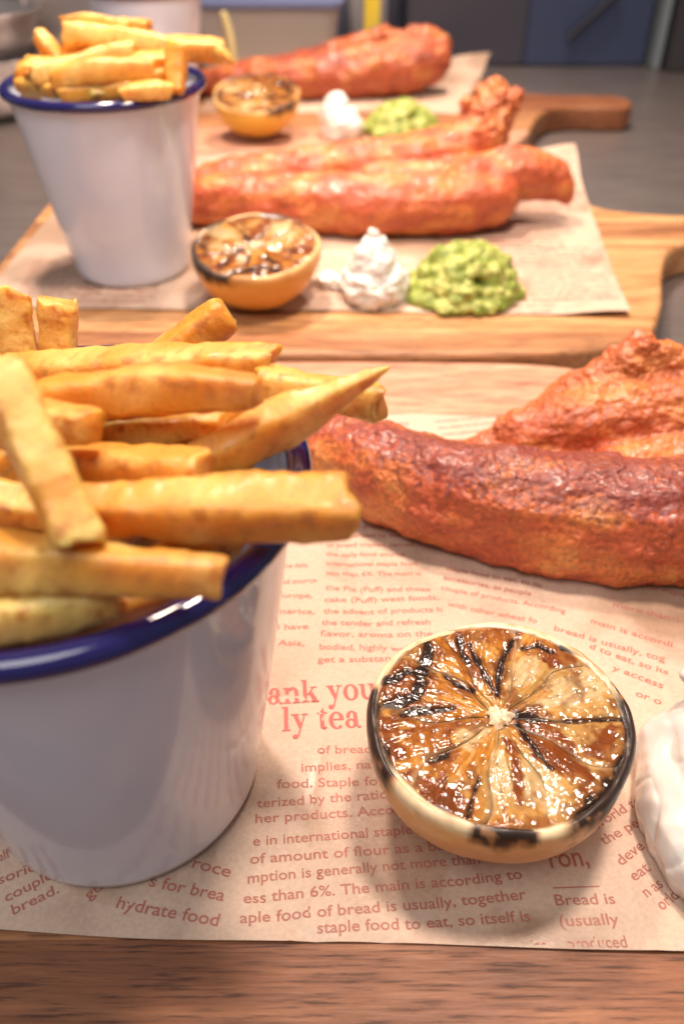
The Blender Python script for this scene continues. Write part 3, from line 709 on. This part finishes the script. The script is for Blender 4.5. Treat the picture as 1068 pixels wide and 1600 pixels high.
B3 = chain([(-12.5, 80.0, 1.0, 1.0), (-8, 79.5, 1.5, 1.6), (-3, 79.2, 1.8, 1.9), (2, 79.6, 2.0, 2.1), (6, 80.5, 2.3, 2.1), (8.0, 81.0, 2.6, 1.6)], .5)
B3 += chain([(-6, 82, 1.4, 1.4), (-1, 82.5, 2.3, 1.6), (3, 82.5, 3.5, 1.3), (4, 82, 4.3, .8)], .4) + chain([(5, 82, 3.5, 1.3), (7, 82, 4.0, 1.2), (8.6, 82, 3.8, 1.0)], .4)
fish((0, 0, 0), B3, 0.15, 8, 'craggy battered fish on the farthest board, out of focus', crust=0.5, amp=1.2, rough=[(4, 82, 3.5, 5)])

# ------------------------------------------------------------------ lemon halves
CHAR = [
    [(-1.4, 2.16, 0.071), (-1.36, 1.77, 0.128), (-1.58, 1.29, 0.156), (-1.65, 0.84, 0.128), (-1.74, 0.57, 0.1)],
    [(-1.74, 0.57, 0.071), (-2.13, 0.4, 0.156), (-2.41, 0.4, 0.114)],
    [(-2.39, 0.97, 0.128), (-2.09, 1.15, 0.114), (-1.87, 1.25, 0.085)],
    [(-2.08, 0.1, 0.085), (-1.73, 0.14, 0.1), (-1.24, 0.18, 0.064), (-0.96, 0.23, 0.043)],
    [(-1.08, 1.2, 0.043), (-0.82, 0.88, 0.071), (-0.49, 0.7, 0.05)],
    [(-0.4, 2.06, 0.043), (-0.27, 1.57, 0.071), (-0.15, 1.11, 0.057), (-0.03, 0.75, 0.043)],
    [(0.05, 0.57, 0.057), (0.13, 1.11, 0.064), (0.38, 1.77, 0.057), (0.68, 2.26, 0.057)],
    [(0.3, 2.79, 0.057), (0.75, 2.72, 0.064)],
    [(0.85, 1.96, 0.05), (1.23, 2.01, 0.064), (1.49, 1.81, 0.05)],
    [(1.74, 1.96, 0.085), (2.16, 1.81, 0.114), (2.52, 1.48, 0.085), (2.74, 1.2, 0.057)],
    [(0.39, 0.06, 0.1), (0.65, -0.03, 0.142), (0.92, -0.07, 0.085)],
    [(0.35, -0.19, 0.057), (0.52, -0.59, 0.071), (0.68, -0.98, 0.05), (0.88, -1.29, 0.036)],
    [(2.92, 0.14, 0.1), (2.79, -0.44, 0.142), (2.52, -1.06, 0.156), (2.17, -1.58, 0.171), (1.68, -2.01, 0.171), (1.22, -2.42, 0.142)],
    [(-2.53, -0.91, 0.142), (-2.61, -1.29, 0.156), (-2.49, -1.51, 0.085)],
    [(-2.66, 0.31, 0.071), (-2.71, -0.27, 0.085), (-2.65, 0.66, 0.057)],
    [(-0.73, -2.78, 0.071), (-0.32, -2.84, 0.092), (0.1, -2.84, 0.085), (0.55, -2.71, 0.057)],
    [(-0.63, -1.51, 0.028), (-0.81, -1.94, 0.028), (-0.95, -2.35, 0.043)],
    [(-1.56, -1.1, 0.071), (-1.29, -0.98, 0.071), (-1.18, -0.87, 0.043)],
    [(1.05, -0.11, 0.028), (1.87, -0.07, 0.028), (2.69, -0.07, 0.036)],
    [(-0.6, 2.26, 0.085), (-0.61, 1.86, 0.071), (-0.49, 1.57, 0.057)],
]
TOAST = [
    [(-0.68, 2.26, 0.284), (-0.59, 1.67, 0.249), (-0.43, 1.2, 0.178)],
    [(-2.26, 0.66, 0.427), (-1.82, 0.84, 0.356)],
    [(-1.84, -0.52, 0.256), (-1.44, -0.44, 0.249), (-0.85, -0.03, 0.107)],
    [(-1.42, -1.06, 0.356), (-1.14, -0.83, 0.213)],
    [(-1.85, -1.51, 0.32), (-1.43, -1.87, 0.356), (-1.15, -2.14, 0.284)],
    [(1.79, 1.48, 0.249), (1.26, 1.77, 0.213)],
    [(0.74, -0.27, 0.356), (1.02, -0.91, 0.356), (1.42, -1.51, 0.249)],
    [(-2.27, -0.91, 0.249), (-2.44, -0.27, 0.213)],
    [(-2.12, -1.79, 0.114), (-1.83, -2.14, 0.128), (-1.49, -2.48, 0.1)],
    [(-0.71, -2.63, 0.156), (0.08, -2.58, 0.178), (0.59, -2.48, 0.142)],
    [(0.31, 2.36, 0.32), (0.71, 2.46, 0.213)],
    [(1.96, -0.83, 0.284), (2.26, -0.44, 0.213)],
    [(0.14, -0.67, 0.128), (0.14, -1.51, 0.1), (0.08, -2.07, 0.085)],
]
PALE = [
    [(0.72, 1.2, 0.256), (1.01, 1.57, 0.213), (0.31, 0.84, 0.1)],
    [(1.62, 0.66, 0.427), (2.24, 0.93, 0.356), (0.99, 0.31, 0.142)],
    [(0.6, -1.79, 0.427), (0.44, -1.21, 0.178)],
    [(-0.16, -1.79, 0.249), (-0.16, -0.91, 0.114)],
    [(-0.78, -0.59, 0.228), (-0.34, -0.27, 0.1)],
    [(-1.34, 0.66, 0.256)],
]
def seg_dist(P, strokes, nz):
    best = np.zeros(len(P))
    for s in strokes:
        for k in range(len(s) - 1):
            a = np.array(s[k][:2]); b = np.array(s[k + 1][:2]); d = b - a
            t = np.clip(((P - a) @ d) / (d @ d), 0, 1); q = a + t[:, None] * d
            w_ = (s[k][2] * (1 - t) + s[k + 1][2] * t)
            r = np.linalg.norm(P - q, axis=1) / w_
            best = np.maximum(best, sstep(1.35, 0.7, r + nz))
    return best
def lemon_col(P2d, seed, rot):
    c0, s0 = math.cos(rot), math.sin(rot)
    P = P2d @ np.array([[c0, -s0], [s0, c0]])
    P3 = np.column_stack([P, np.full(len(P), seed * 3.1)])
    Pr = np.column_stack([np.arctan2(P[:, 1], P[:, 0]) * 7, np.hypot(P[:, 0], P[:, 1]) * 1.3, np.full(len(P), seed * 2.7)])
    nz = 0.45 * fbm(P3, 4.0, 3, seed)
    fib = perlin(Pr, 2.2, 1)
    blot = fbm(P3, 1.3, 3, seed + 4)
    c = mix(np.array([0.50, 0.19, 0.022]), np.array([0.64, 0.34, 0.075]), sstep(-0.5, 0.6, fib + 0.5 * blot))
    c = mix(c, np.array([0.58, 0.38, 0.14]), np.clip(sstep(-0.2, 0.6, (P[:, 0] * .35 - P[:, 1] * .25) + .6 * blot) * 0.6, 0, 1))
    c = mix(c, np.array([0.74, 0.58, 0.32]), seg_dist(P, PALE, nz * 1.1) * (0.6 + 0.4 * sstep(-.4, .6, fib)))
    c = mix(c, np.array([0.26, 0.065, 0.010]), np.clip(seg_dist(P, TOAST, nz * 1.4) * 1.0 * (0.55 + 0.6 * sstep(-.6, .5, blot + fib * .4)), 0, 1))
    c = mix(c, np.array([0.22, 0.06, 0.012]), sstep(0.0, 0.65, fbm(P3, 2.0, 3, seed + 8)) * 0.7)
    ch = seg_dist(P, CHAR, nz * 1.3)
    sp = sstep(0.55, 0.8, fbm(P3, 6.5, 2, seed + 6)) * 0.7
    halo = seg_dist(P, [[(x, y, w_ * 2.5) for (x, y, w_) in s] for s in CHAR], nz)
    c = mix(c, np.array([0.19, 0.05, 0.012]), halo * 0.75)
    ch = np.maximum(ch, sp * .6)
    c = c * (0.86 - 0.12 * sstep(-.3, .6, blot))[:, None]
    c = mix(c, np.array([0.014, 0.008, 0.006]), ch * 0.96)
    return c, ch
BND = [-3, 38, 70, 108, 133, 180, 218, 256, 290, 330]
def lemon(loc, r, hgt, tilt, rot, seed, res, label, rc=(0.75, 0.36, 0.06), cream=0.35):
    t = empty('grilled_lemon_half', loc, (tilt, 0, 0)); tag(t, label, 'lemon', 'grilled lemon halves, one on each board')
    k = r / 2.85
    # zest shell: outer surface from the cut edge down to a flattened base
    n = int(160 * res)
    prof = [(r * 0.93, hgt - 0.03), (r * 0.945, hgt + 0.01), (r * 0.962, hgt + 0.01), (r * 0.98, hgt - 0.03), (r * 0.992, hgt - 0.08), (r, hgt - 0.17)]
    for i in range(1, 26):
        a = i / 25 * math.pi / 2
        prof.append((max(0.02, r * math.cos(a) ** 0.93 * (1 if i < 25 else 0)), max(hgt - 0.17 - (hgt * 1.0) * math.sin(a), 0.0)))
    V, F = lathe(prof, n)
    W = V.copy(); ang = np.arctan2(V[:, 1], V[:, 0])
    rad = 1 + 0.02 * np.sin(ang * 2 + 0.6) + 0.012 * np.sin(ang * 5 + 1)
    W[:, :2] *= rad[:, None]
    edge = sstep(hgt - 0.9, hgt, W[:, 2])
    W = W + (0.03 * perlin(V, 1.1, seed))[:, None] * np.column_stack([np.cos(ang), np.sin(ang), 0 * ang])
    W[:, 2] += 0.06 * perlin(V * [1, 1, 0], 0.7, seed + 2) * edge + 0.03 * perlin(V * [1, 1, 0], 2.2, seed + 2) * edge
    a2 = ang + rot
    q = perlin(np.column_stack([np.cos(a2) * 1.5, np.sin(a2) * 1.5, 0 * a2 + seed]), 1.3, 3)
    nz = fbm(V, 2.2, 4, seed)
    def lobe(c0, wd): 
        d = np.abs((np.degrees(a2) - c0 + 180) % 360 - 180); return sstep(wd, wd * 0.6, d)
    # the two burnt arcs along the cut edge: lower right and left
    burn = np.maximum(lobe(-26, 52), np.maximum(lobe(188, 30), lobe(-96, 16) * .9))
    depth = hgt - W[:, 2]
    bm_ = sstep(0.25, 0.6, burn * sstep(0.52, 0.10, depth + 0.34 * nz - 0.12 * q) + 0.25 * fbm(V, 5.0, 3, seed + 2))
    c = mix(np.array(rc), np.array([rc[0] * 1.05, rc[1] * 1.15, rc[2] * 1.5]), sstep(-.5, .5, nz))
    rimc = sstep(0.26, 0.10, depth + 0.08 * nz)
    c = mix(c, np.array([0.84, 0.68, 0.42]), rimc * cream)
    c = mix(c, np.array([0.42, 0.15, 0.03]), np.clip(sstep(0.6, 0.1, depth + 0.3 * nz) * sstep(0.0, 0.7, q + .5 * nz + .7 * burn) * 0.7, 0, 1))
    c = mix(c, np.array([0.22, 0.075, 0.02]), np.clip(sstep(0.0, 0.5, burn * sstep(0.75, 0.10, depth + 0.34 * nz)) * .75, 0, 1))
    c = mix(c, np.array([0.016, 0.010, 0.009]), np.clip(bm_ * 0.95, 0, 1))
    mesh('rind', W, F, M_zest, t, col=c)
    # pith disc with membranes between the segments
    nr_ = int(44 * res); na = int(300 * res)
    rr = np.linspace(0.02, 0.975, nr_) ** 0.8 * r * 0.975; aa = np.linspace(0, 2 * np.pi, na, endpoint=False)
    P = np.stack([rr[:, None] * np.cos(aa), rr[:, None] * np.sin(aa)], -1).reshape(-1, 2); A = np.tile(aa, nr_)
    P = P * (1 + (0.02 * np.sin(A * 2 + 0.6) + 0.012 * np.sin(A * 5 + 1)) * np.repeat(rr / r, na))[:, None]
    Rr = np.hypot(P[:, 0], P[:, 1]); P3 = np.column_stack([P, 0 * Rr])
    z = hgt - 0.085 + 0.085 * sstep(r * 0.89, r * 0.935, Rr) + 0.02 * perlin(P3, 2.4, seed)
    z += 0.06 * perlin(P3, 0.7, seed + 2) * sstep(r * .8, r, Rr)
    cc, ch = lemon_col(P / k, seed, rot)
    pc0 = 1 if cream > .5 else 0.45
    pc = pc0 * mix(np.array([0.80, 0.62, 0.36]), np.array([0.86, 0.74, 0.52]), sstep(-.4, .5, fbm(P3, 2.5, 2, seed)))
    inner = sstep(r * 0.945, r * 0.91, Rr)
    pc = pc * (1 - 0.85 * inner[:, None]) + cc * np.array([1.0, 0.85, 0.7]) * (0.85 * inner)[:, None]
    pc = mix(pc, np.array([0.22, 0.08, 0.02]), inner * sstep(-0.1, 0.5, fbm(np.column_stack([np.cos(A + rot) * 3, np.sin(A + rot) * 3, Rr * .5]), 1.2, 2, seed + 3)) * 0.8)
    A2 = A + rot; P4 = np.column_stack([np.cos(A2) * 2, np.sin(A2) * 2, Rr * 1.2])
    tst = sstep(-0.1, 0.5, perlin(P4, 1.6, seed + 1)) * (1 - inner)
    pc = mix(pc, np.array([0.50, 0.20, 0.04]), tst * 0.7)
    dA = lambda c0, wd: sstep(wd, wd * .6, np.abs((np.degrees(A2) - c0 + 180) % 360 - 180))
    bb = np.maximum(dA(-26, 50), np.maximum(dA(188, 28) * .9, dA(-96, 16) * .6)) * sstep(r * .84, r * .94, Rr + 0.14 * fbm(P3, 3, 3, seed))
    pc = mix(pc, np.array([0.02, 0.012, 0.010]), np.clip(np.maximum(ch * .9, bb), 0, 1))
    V = np.column_stack([P, z]); F = grid_faces(nr_, na, True).tolist()
    mesh('pith', V, F, M_pith, t, col=pc)
    # segments
    for i in range(len(BND)):
        a0 = R(BND[i]); a1 = R(BND[(i + 1) % len(BND)] + (360 if i == len(BND) - 1 else 0)); 
        nu = max(14, int((a1 - a0) * 58 * res)); nv = int(64 * res)
        u, v = np.meshgrid(np.linspace(0, 1, nu), np.linspace(0, 1, nv)); u = u.ravel(); v = v.ravel()
        rad_ = r * (0.085 + 0.85 * v)
        mid = (a0 + a1) / 2; half = (a1 - a0) / 2
        gap = 0.003 * r + 0.0 * v
        hw = np.maximum(half - gap / rad_, half * 0.25)
        # rounded outer end
        ro_ = 1 - 0.10 * sstep(0.90, 1.0, v) ** 2
        wb = lambda j: 0.10 * math.sin(j * 2.7) * np.sin(v * (3.2 + j % 3)) + 0.05 * np.sin(v * 9 + j * 1.9)
        th = mid + (2 * u - 1) * hw * ro_ + (1 - u) * wb(i) + u * wb((i + 1) % len(BND))
        th = th - rot * 0
        X = rad_ * np.cos(th); Y = rad_ * np.sin(th)
        X = X * (1 + 0.02 * np.sin(th * 2 + .6)); Y = Y * (1 + 0.02 * np.sin(th * 2 + .6))
        P = np.stack([X, Y], 1); P3 = np.column_stack([P, 0 * X])
        e = np.minimum(1 - np.abs(2 * u - 1) ** 3, 1) * sstep(1.0, 0.96, v) * sstep(0, .08, v)
        Pr = np.column_stack([(th - mid) * 7.5 * (0.35 + v) + i * 7, v * 2.6, np.full(len(v), seed * 1.3)])
        ves = np.abs(perlin(Pr, 1.6, i)); ves2 = np.abs(perlin(P3, 4.2 / k, seed + i))
        cc, ch = lemon_col(P / k, seed, rot)
        zz = hgt + (-0.05 + 0.045 * e + 0.024 * k * perlin(Pr, 1.6, i) * e + 0.03 * k * (.4 - ves) * e + 0.012 * k * (.4 - ves2) * e + 0.015 * fbm(P3, 5, 2, seed) - 0.035 * ch)
        zz += 0.025 * perlin(P3, 1.1, seed + 5)
        em = sstep(0.80, 0.97, np.abs(2 * u - 1)) * sstep(-0.35, 0.25, perlin(np.column_stack([v * 2.5, (u > .5) * 5.0 + i * 3.3, 0 * v]), 1.0, seed))
        cc = mix(cc, np.array([0.74, 0.56, 0.30]), em * 0.28 * (1 - ch))
        em2 = sstep(0.80, 0.97, np.abs(2 * u - 1)) * sstep(0.0, 0.4, perlin(np.column_stack([v * 2.5, (u > .5) * 5.0 + i * 3.3, 0 * v]), 1.1, seed + 3))
        cc = mix(cc, np.array([0.07, 0.025, 0.01]), em2 * 0.55)
        cc = cc * (1 - 0.25 * (sstep(0.25, 0.0, ves))[:, None] * np.array([0.3, 0.6, 1.0]))
        mesh('segment', np.column_stack([P, zz]), grid_faces(nv, nu), M_flesh, t, col=cc)
    # core
    n2_ = 40; rr = np.linspace(0.01, 1, 10); aa = np.linspace(0, 2 * np.pi, n2_, endpoint=False)
    star = 0.27 * k * (1 + 0.16 * np.sin(aa * 3 + 1) + 0.13 * np.sin(aa * 7 + seed) + 0.10 * np.sin(aa * 12))
    P = np.stack([rr[:, None] * np.cos(aa) * star, rr[:, None] * np.sin(aa) * star, hgt + 0.085 - 0.12 * rr[:, None] ** 3 + 0 * aa], -1).reshape(-1, 3)
    P[:, 2] += 0.06 * perlin(P, 7, seed)
    c = mix(np.array([0.80, 0.62, 0.42]), np.array([0.55, 0.30, 0.12]), sstep(0.0, 0.6, perlin(P, 7, 2)))
    mesh('core', P, grid_faces(10, n2_, True), M_pith, t, col=c)
    return t
lemon((3.4, 11.2, 0.1), 2.86, 2.85, 0, 0, 1, 1.5, 'charred lemon half with glossy segments, nearest the camera', (0.86, 0.42, 0.12), .9)
lemon((-4.05, 38.6, 0.2), 3.0, 2.75, R(9), 2.2, 2, .6, 'charred lemon half beside the middle enamel cup')
lemon((-6.3, 67.6, 0.5), 3.15, 2.75, R(13), 4.1, 3, .4, 'grilled lemon half in front of the farthest fish', (0.78, 0.42, 0.05))

# ------------------------------------------------------------------ sauces and peas
def dollop(loc, balls, voxel, m, fn, label, name='sauce_dollop', cat='sauce', group='dollops of white sauce, one on each board', col=None):
    me = balls_mesh(balls, voxel, 5); V = coords(me); N = normals(me)
    W = V + N * fn(V)[:, None]; W[:, 2] = np.maximum(W[:, 2], 0.0)
    if col is not None: paint(me, col(V))
    setco(me, W * U); o = link(name, me, m); o.location = Vector(loc) * U
    return tag(o, label, cat, group)
bl = chain([(0, 0, .9, 2.2), (0, 0.5, 2.0, 1.6), (0.1, 0.3, 2.9, .8), (.2, .2, 3.4, .35)], .3) + chain([(-2.0, 1.0, .6, 1.3), (-2.2, -1.2, .6, 1.2), (-1.0, -2.2, .5, 1.1), (1.5, -2.0, .5, 1.2)], .4)
bl += chain([(-1.5, 1.6, 1.2, .9), (-1.8, .6, 1.4, .95), (-1.7, -.7, 1.2, .9), (-1.1, -1.8, .9, .9)], .2) + chain([(-.8, 1.6, 2.1, .8), (-.9, .6, 2.4, .85), (-.6, -.7, 2.1, .8)], .2) + chain([(-1.6, 1.9, 2.3, .35), (-2.1, 2.1, 2.6, .18)], .15)
dollop((10.05, 10.45, 0.1), bl, 0.055, M_mayo, lambda V: 0.16 * perlin(V * [1, 1, .3], .8, 2) - 0.09 * np.exp(-np.abs(perlin(V * [1, 1, .22], .9, 3)) / .16) + 0.02 * perlin(V, 2.5, 3), 'glossy white sauce dollop cropped by the right edge beside the nearest lemon')
bl = [(0, 0, .7, 1.75, 1, 1, .8)] + chain([(0, 0, 1.0, 1.45), (-.05, 0, 1.9, 1.05), (-.15, 0, 2.6, .65), (-.2, 0, 3.0, .4)], .2) + chain([(-1.2, .8, .3, .6), (-2.4, 1.3, .25, .5), (-3.0, 1.5, .2, .3)], .25)
dollop((1.6, 38.6, 0.08), bl, 0.08, M_sauce, lambda V: 0.20 * fbm(V, 1.5, 3, 7) + 0.09 * np.abs(perlin(V * [1.6, 1.6, .7], 1.6, 4)), 'peaked white sauce dollop flecked with herbs beside the middle lemon')
bl = [(0, 0, .7, 1.6, 1, 1, .9)] + chain([(0, 0, 1.2, 1.35), (-.3, 0, 2.2, .9), (-.3, 0, 2.7, .5)], .3) + [(.8, -.4, .7, 1.0), (-.8, .5, 1.2, .9)]
dollop((-0.1, 67.4, 0.08), bl, 0.12, M_sauce, lambda V: 0.18 * fbm(V, 1.1, 3, 9), 'small white sauce dollop on the farthest board')
def peas(loc, rx, ry, hz, n, voxel, seed, label):
    rs = np.random.RandomState(seed); b = [(0, 0, hz * .25, min(rx, ry) * .8, rx / min(rx, ry), ry / min(rx, ry), .5)]
    for k in range(n):
        a = rs.uniform(0, 6.28); q = math.sqrt(rs.uniform()); s = rs.uniform(.3, .58)
        z = hz * (1 - q ** 2.6) * rs.uniform(.75, 1.05)
        b.append((q * rx * math.cos(a), q * ry * math.sin(a), max(z - .1, .18), s, rs.uniform(.8, 1.3), rs.uniform(.8, 1.3), rs.uniform(.6, 1)))
    def col(V):
        n1 = fbm(V, 1.6, 3, seed); n2 = fbm(V, 4.0, 2, seed + 1)
        c = mix(np.array([0.24, 0.30, 0.045]), np.array([0.52, 0.54, 0.17]), sstep(-.5, .6, n1 + .5 * n2))
        return mix(c, np.array([0.16, 0.24, 0.02]), sstep(.3, .8, n2 - n1 * .3) * .7)
    dollop(loc, b, voxel, M_peas, lambda V: 0.08 * fbm(V, 2.6, 2, seed) + 0.06 * perlin(V, 6.5, seed), label, 'crushed_peas', 'mushy peas', 'heaps of crushed peas', col)
peas((6.05, 39.1, .08), 2.6, 2.35, 2.3, 230, .08, 3, 'bright green heap of crushed peas between the peaked sauce and the middle paper edge')
peas((4.6, 68.4, .08), 2.75, 2.2, 2.0, 200, .13, 6, 'yellow green heap of crushed peas in front of the farthest fish')

# ------------------------------------------------------------------ things behind
t = empty('plastic_tub', (-7.4, 94.5, -2.0)); tag(t, 'clear plastic tub with yellow smears behind the farthest fish', 'tub')
def rbox(name, x, y, z0, z1, m, parent, taper=0.85, r=.2, th=0):
    pts = []
    for sx, sy, a0 in ((1, 1, 0), (-1, 1, 90), (-1, -1, 180), (1, -1, 270)):
        for q in range(7):
            a = R(a0 + q * 15); pts.append((sx * (x - r * x) + r * x * math.cos(a), sy * (y - r * x) + r * x * math.sin(a)))
    P = np.array(pts); n = len(P); V = []
    prof = [(taper * .96, z0), (taper, z0 + .2), (1, z1)] + ([(1 - th, z1), (taper - th, z0 + .3)] if th else [])
    for s, z in prof: V += [(p[0] * s, p[1] * s, z) for p in P]
    F = grid_faces(len(prof), n, True).tolist() + [list(range(n))[::-1], list(range((len(prof) - 1) * n, len(prof) * n))]
    return mesh(name, V, F, m, parent, smooth=False)
rbox('tub_wall', 7.2, 5.0, 0, 7.3, M_clear, t, .86, .2, .03)
rbox('tub_rim', 7.6, 5.4, 7.3, 7.9, simple('pale_blue_plastic', (0.16, 0.20, 0.36), .35), t, .99, .2, .06)
me = balls_mesh([(-3.5, 0, 1.8, 1.6, 1.6, 1.6, .9), (1.5, .5, 1.6, 1.5, 2, 1.6, .8)], .25, 4); setco(me, coords(me) * U); o = link('yellow_sauce', me, M_yellow2, t)
me = balls_mesh(chain([(-3.0, -4.6, 2.0, .4), (-3.2, -4.9, 5, .5), (-3.6, -5.2, 7.0, .4)], .4), .2, 3); setco(me, coords(me) * U); link('sauce_smear', me, M_pink if False else M_yellow2, t)
me = balls_mesh([(2.6, -2.6, 2.6, 1.2, 1.4, .6, .9)], .2, 3); setco(me, coords(me) * U); link('pink_sauce', me, M_pink, t)

t = empty('steel_pan', (-25.0, 92, -2.0)); tag(t, 'tall pale metal container at the top left behind the middle cup', 'container')
rbox('pan_wall', 4.2, 6, 0, 12.0, simple('bright_steel', (0.50, 0.46, 0.45), 0.3, 0.7), t, .9, .3, .04)
rbox('pan_rim', 4.6, 6.4, 11.7, 12.2, simple('pan_rim_steel', (0.6, 0.58, 0.58), 0.25, 0.8), t, .99, .3, .08)
for (z0, lab) in ((0, 'lower steel bowl at the far left edge, under another bowl'), (3.4, 'upper steel bowl at the far left edge, stacked in another')):
    V, F = lathe([(.05, .0), (2.6, .05), (3.6, .8), (4.7, 2.6), (5.4, 4.6), (5.6, 5.0), (5.7, 5.05), (5.6, 5.15), (5.4, 4.9), (4.5, 2.7), (3.4, 1.0), (.05, .3)], 48)
    V = V + np.array([0, 0, z0])
    o = mesh('steel_bowl', V, F, bpy.data.materials.get('bright_steel')); o.location = Vector((-31.5, 82, -2.0)) * U
    tag(o, lab, 'bowl', 'steel bowls stacked at the far left')
t = empty('squeeze_bottle', (2.6, 102, -2.0)); tag(t, 'yellow capped grey bottle standing behind the farthest fish', 'bottle')
V, F = lathe([(.05, 0), (2.0, 0), (2.2, .3), (2.2, 9), (1.6, 10.2), (.9, 10.6)], 32); mesh('bottle_body', V, F, simple('grey_plastic', (0.30, 0.29, 0.30), 0.4), t)
V, F = lathe([(1.0, 10.5), (1.0, 11.2), (.35, 14), (.05, 14.1)], 24); mesh('nozzle', V, F, M_yellow, t)
tag(boxes('blue_clip', [(2.9, 4.6, 96, 98.5, -2.0, 2.6)], M_bluelid, bevel=.25), 'small bright blue plastic piece peeking over the farthest fish', 'clip')
tag(boxes('yellow_strip', [(2.3, 3.9, 98.9, 99.4, 2.0, 12)], M_yellow, bevel=.1), 'narrow yellow plastic strip at the top centre behind the farthest fish', 'strip')
t = empty('steel_cabinet', (0, 0, 0)); tag(t, 'dark blue grey steel cabinet standing at the back right', 'cabinet')
boxes('cabinet_panel', [(7, 20.0, 103.05, 111, -2.0, 30)], simple('grey_steel_panel', (0.075, 0.075, 0.10), .4, .4), t, .3)
boxes('cabinet_door', [(20.05, 33.4, 103, 111, -2.0, 30)], simple('blue_steel_panel', (0.055, 0.075, 0.145), .4, .3), t, .3)
boxes('door_edge', [(33.8, 34.6, 101, 111, -2.0, 30)], simple('edge_steel', (0.35, 0.42, 0.45), .4, .6), t, .15)
boxes('side_panel', [(35.0, 70, 100, 111, -2.0, 30)], simple('black_panel', (0.04, 0.04, 0.045), .5), t, .2)
hb = bmesh.new()
for zz in range(9):
    for q in range(10):
        f = zz / 8; hb.verts.new(Vector((24.5 + 4.5 * f + .45 * math.cos(q * .628), 102.2 + .45 * math.sin(q * .628), 1.0 + 4.2 * f)) * U)
hb.verts.ensure_lookup_table()
for f in grid_faces(9, 10, True): hb.faces.new([hb.verts[int(i)] for i in f])
me = bpy.data.meshes.new('cabinet_handle'); hb.to_mesh(me); hb.free()
link('cabinet_handle', me, simple('black_handle', (0.01, 0.01, 0.02), .5), t)
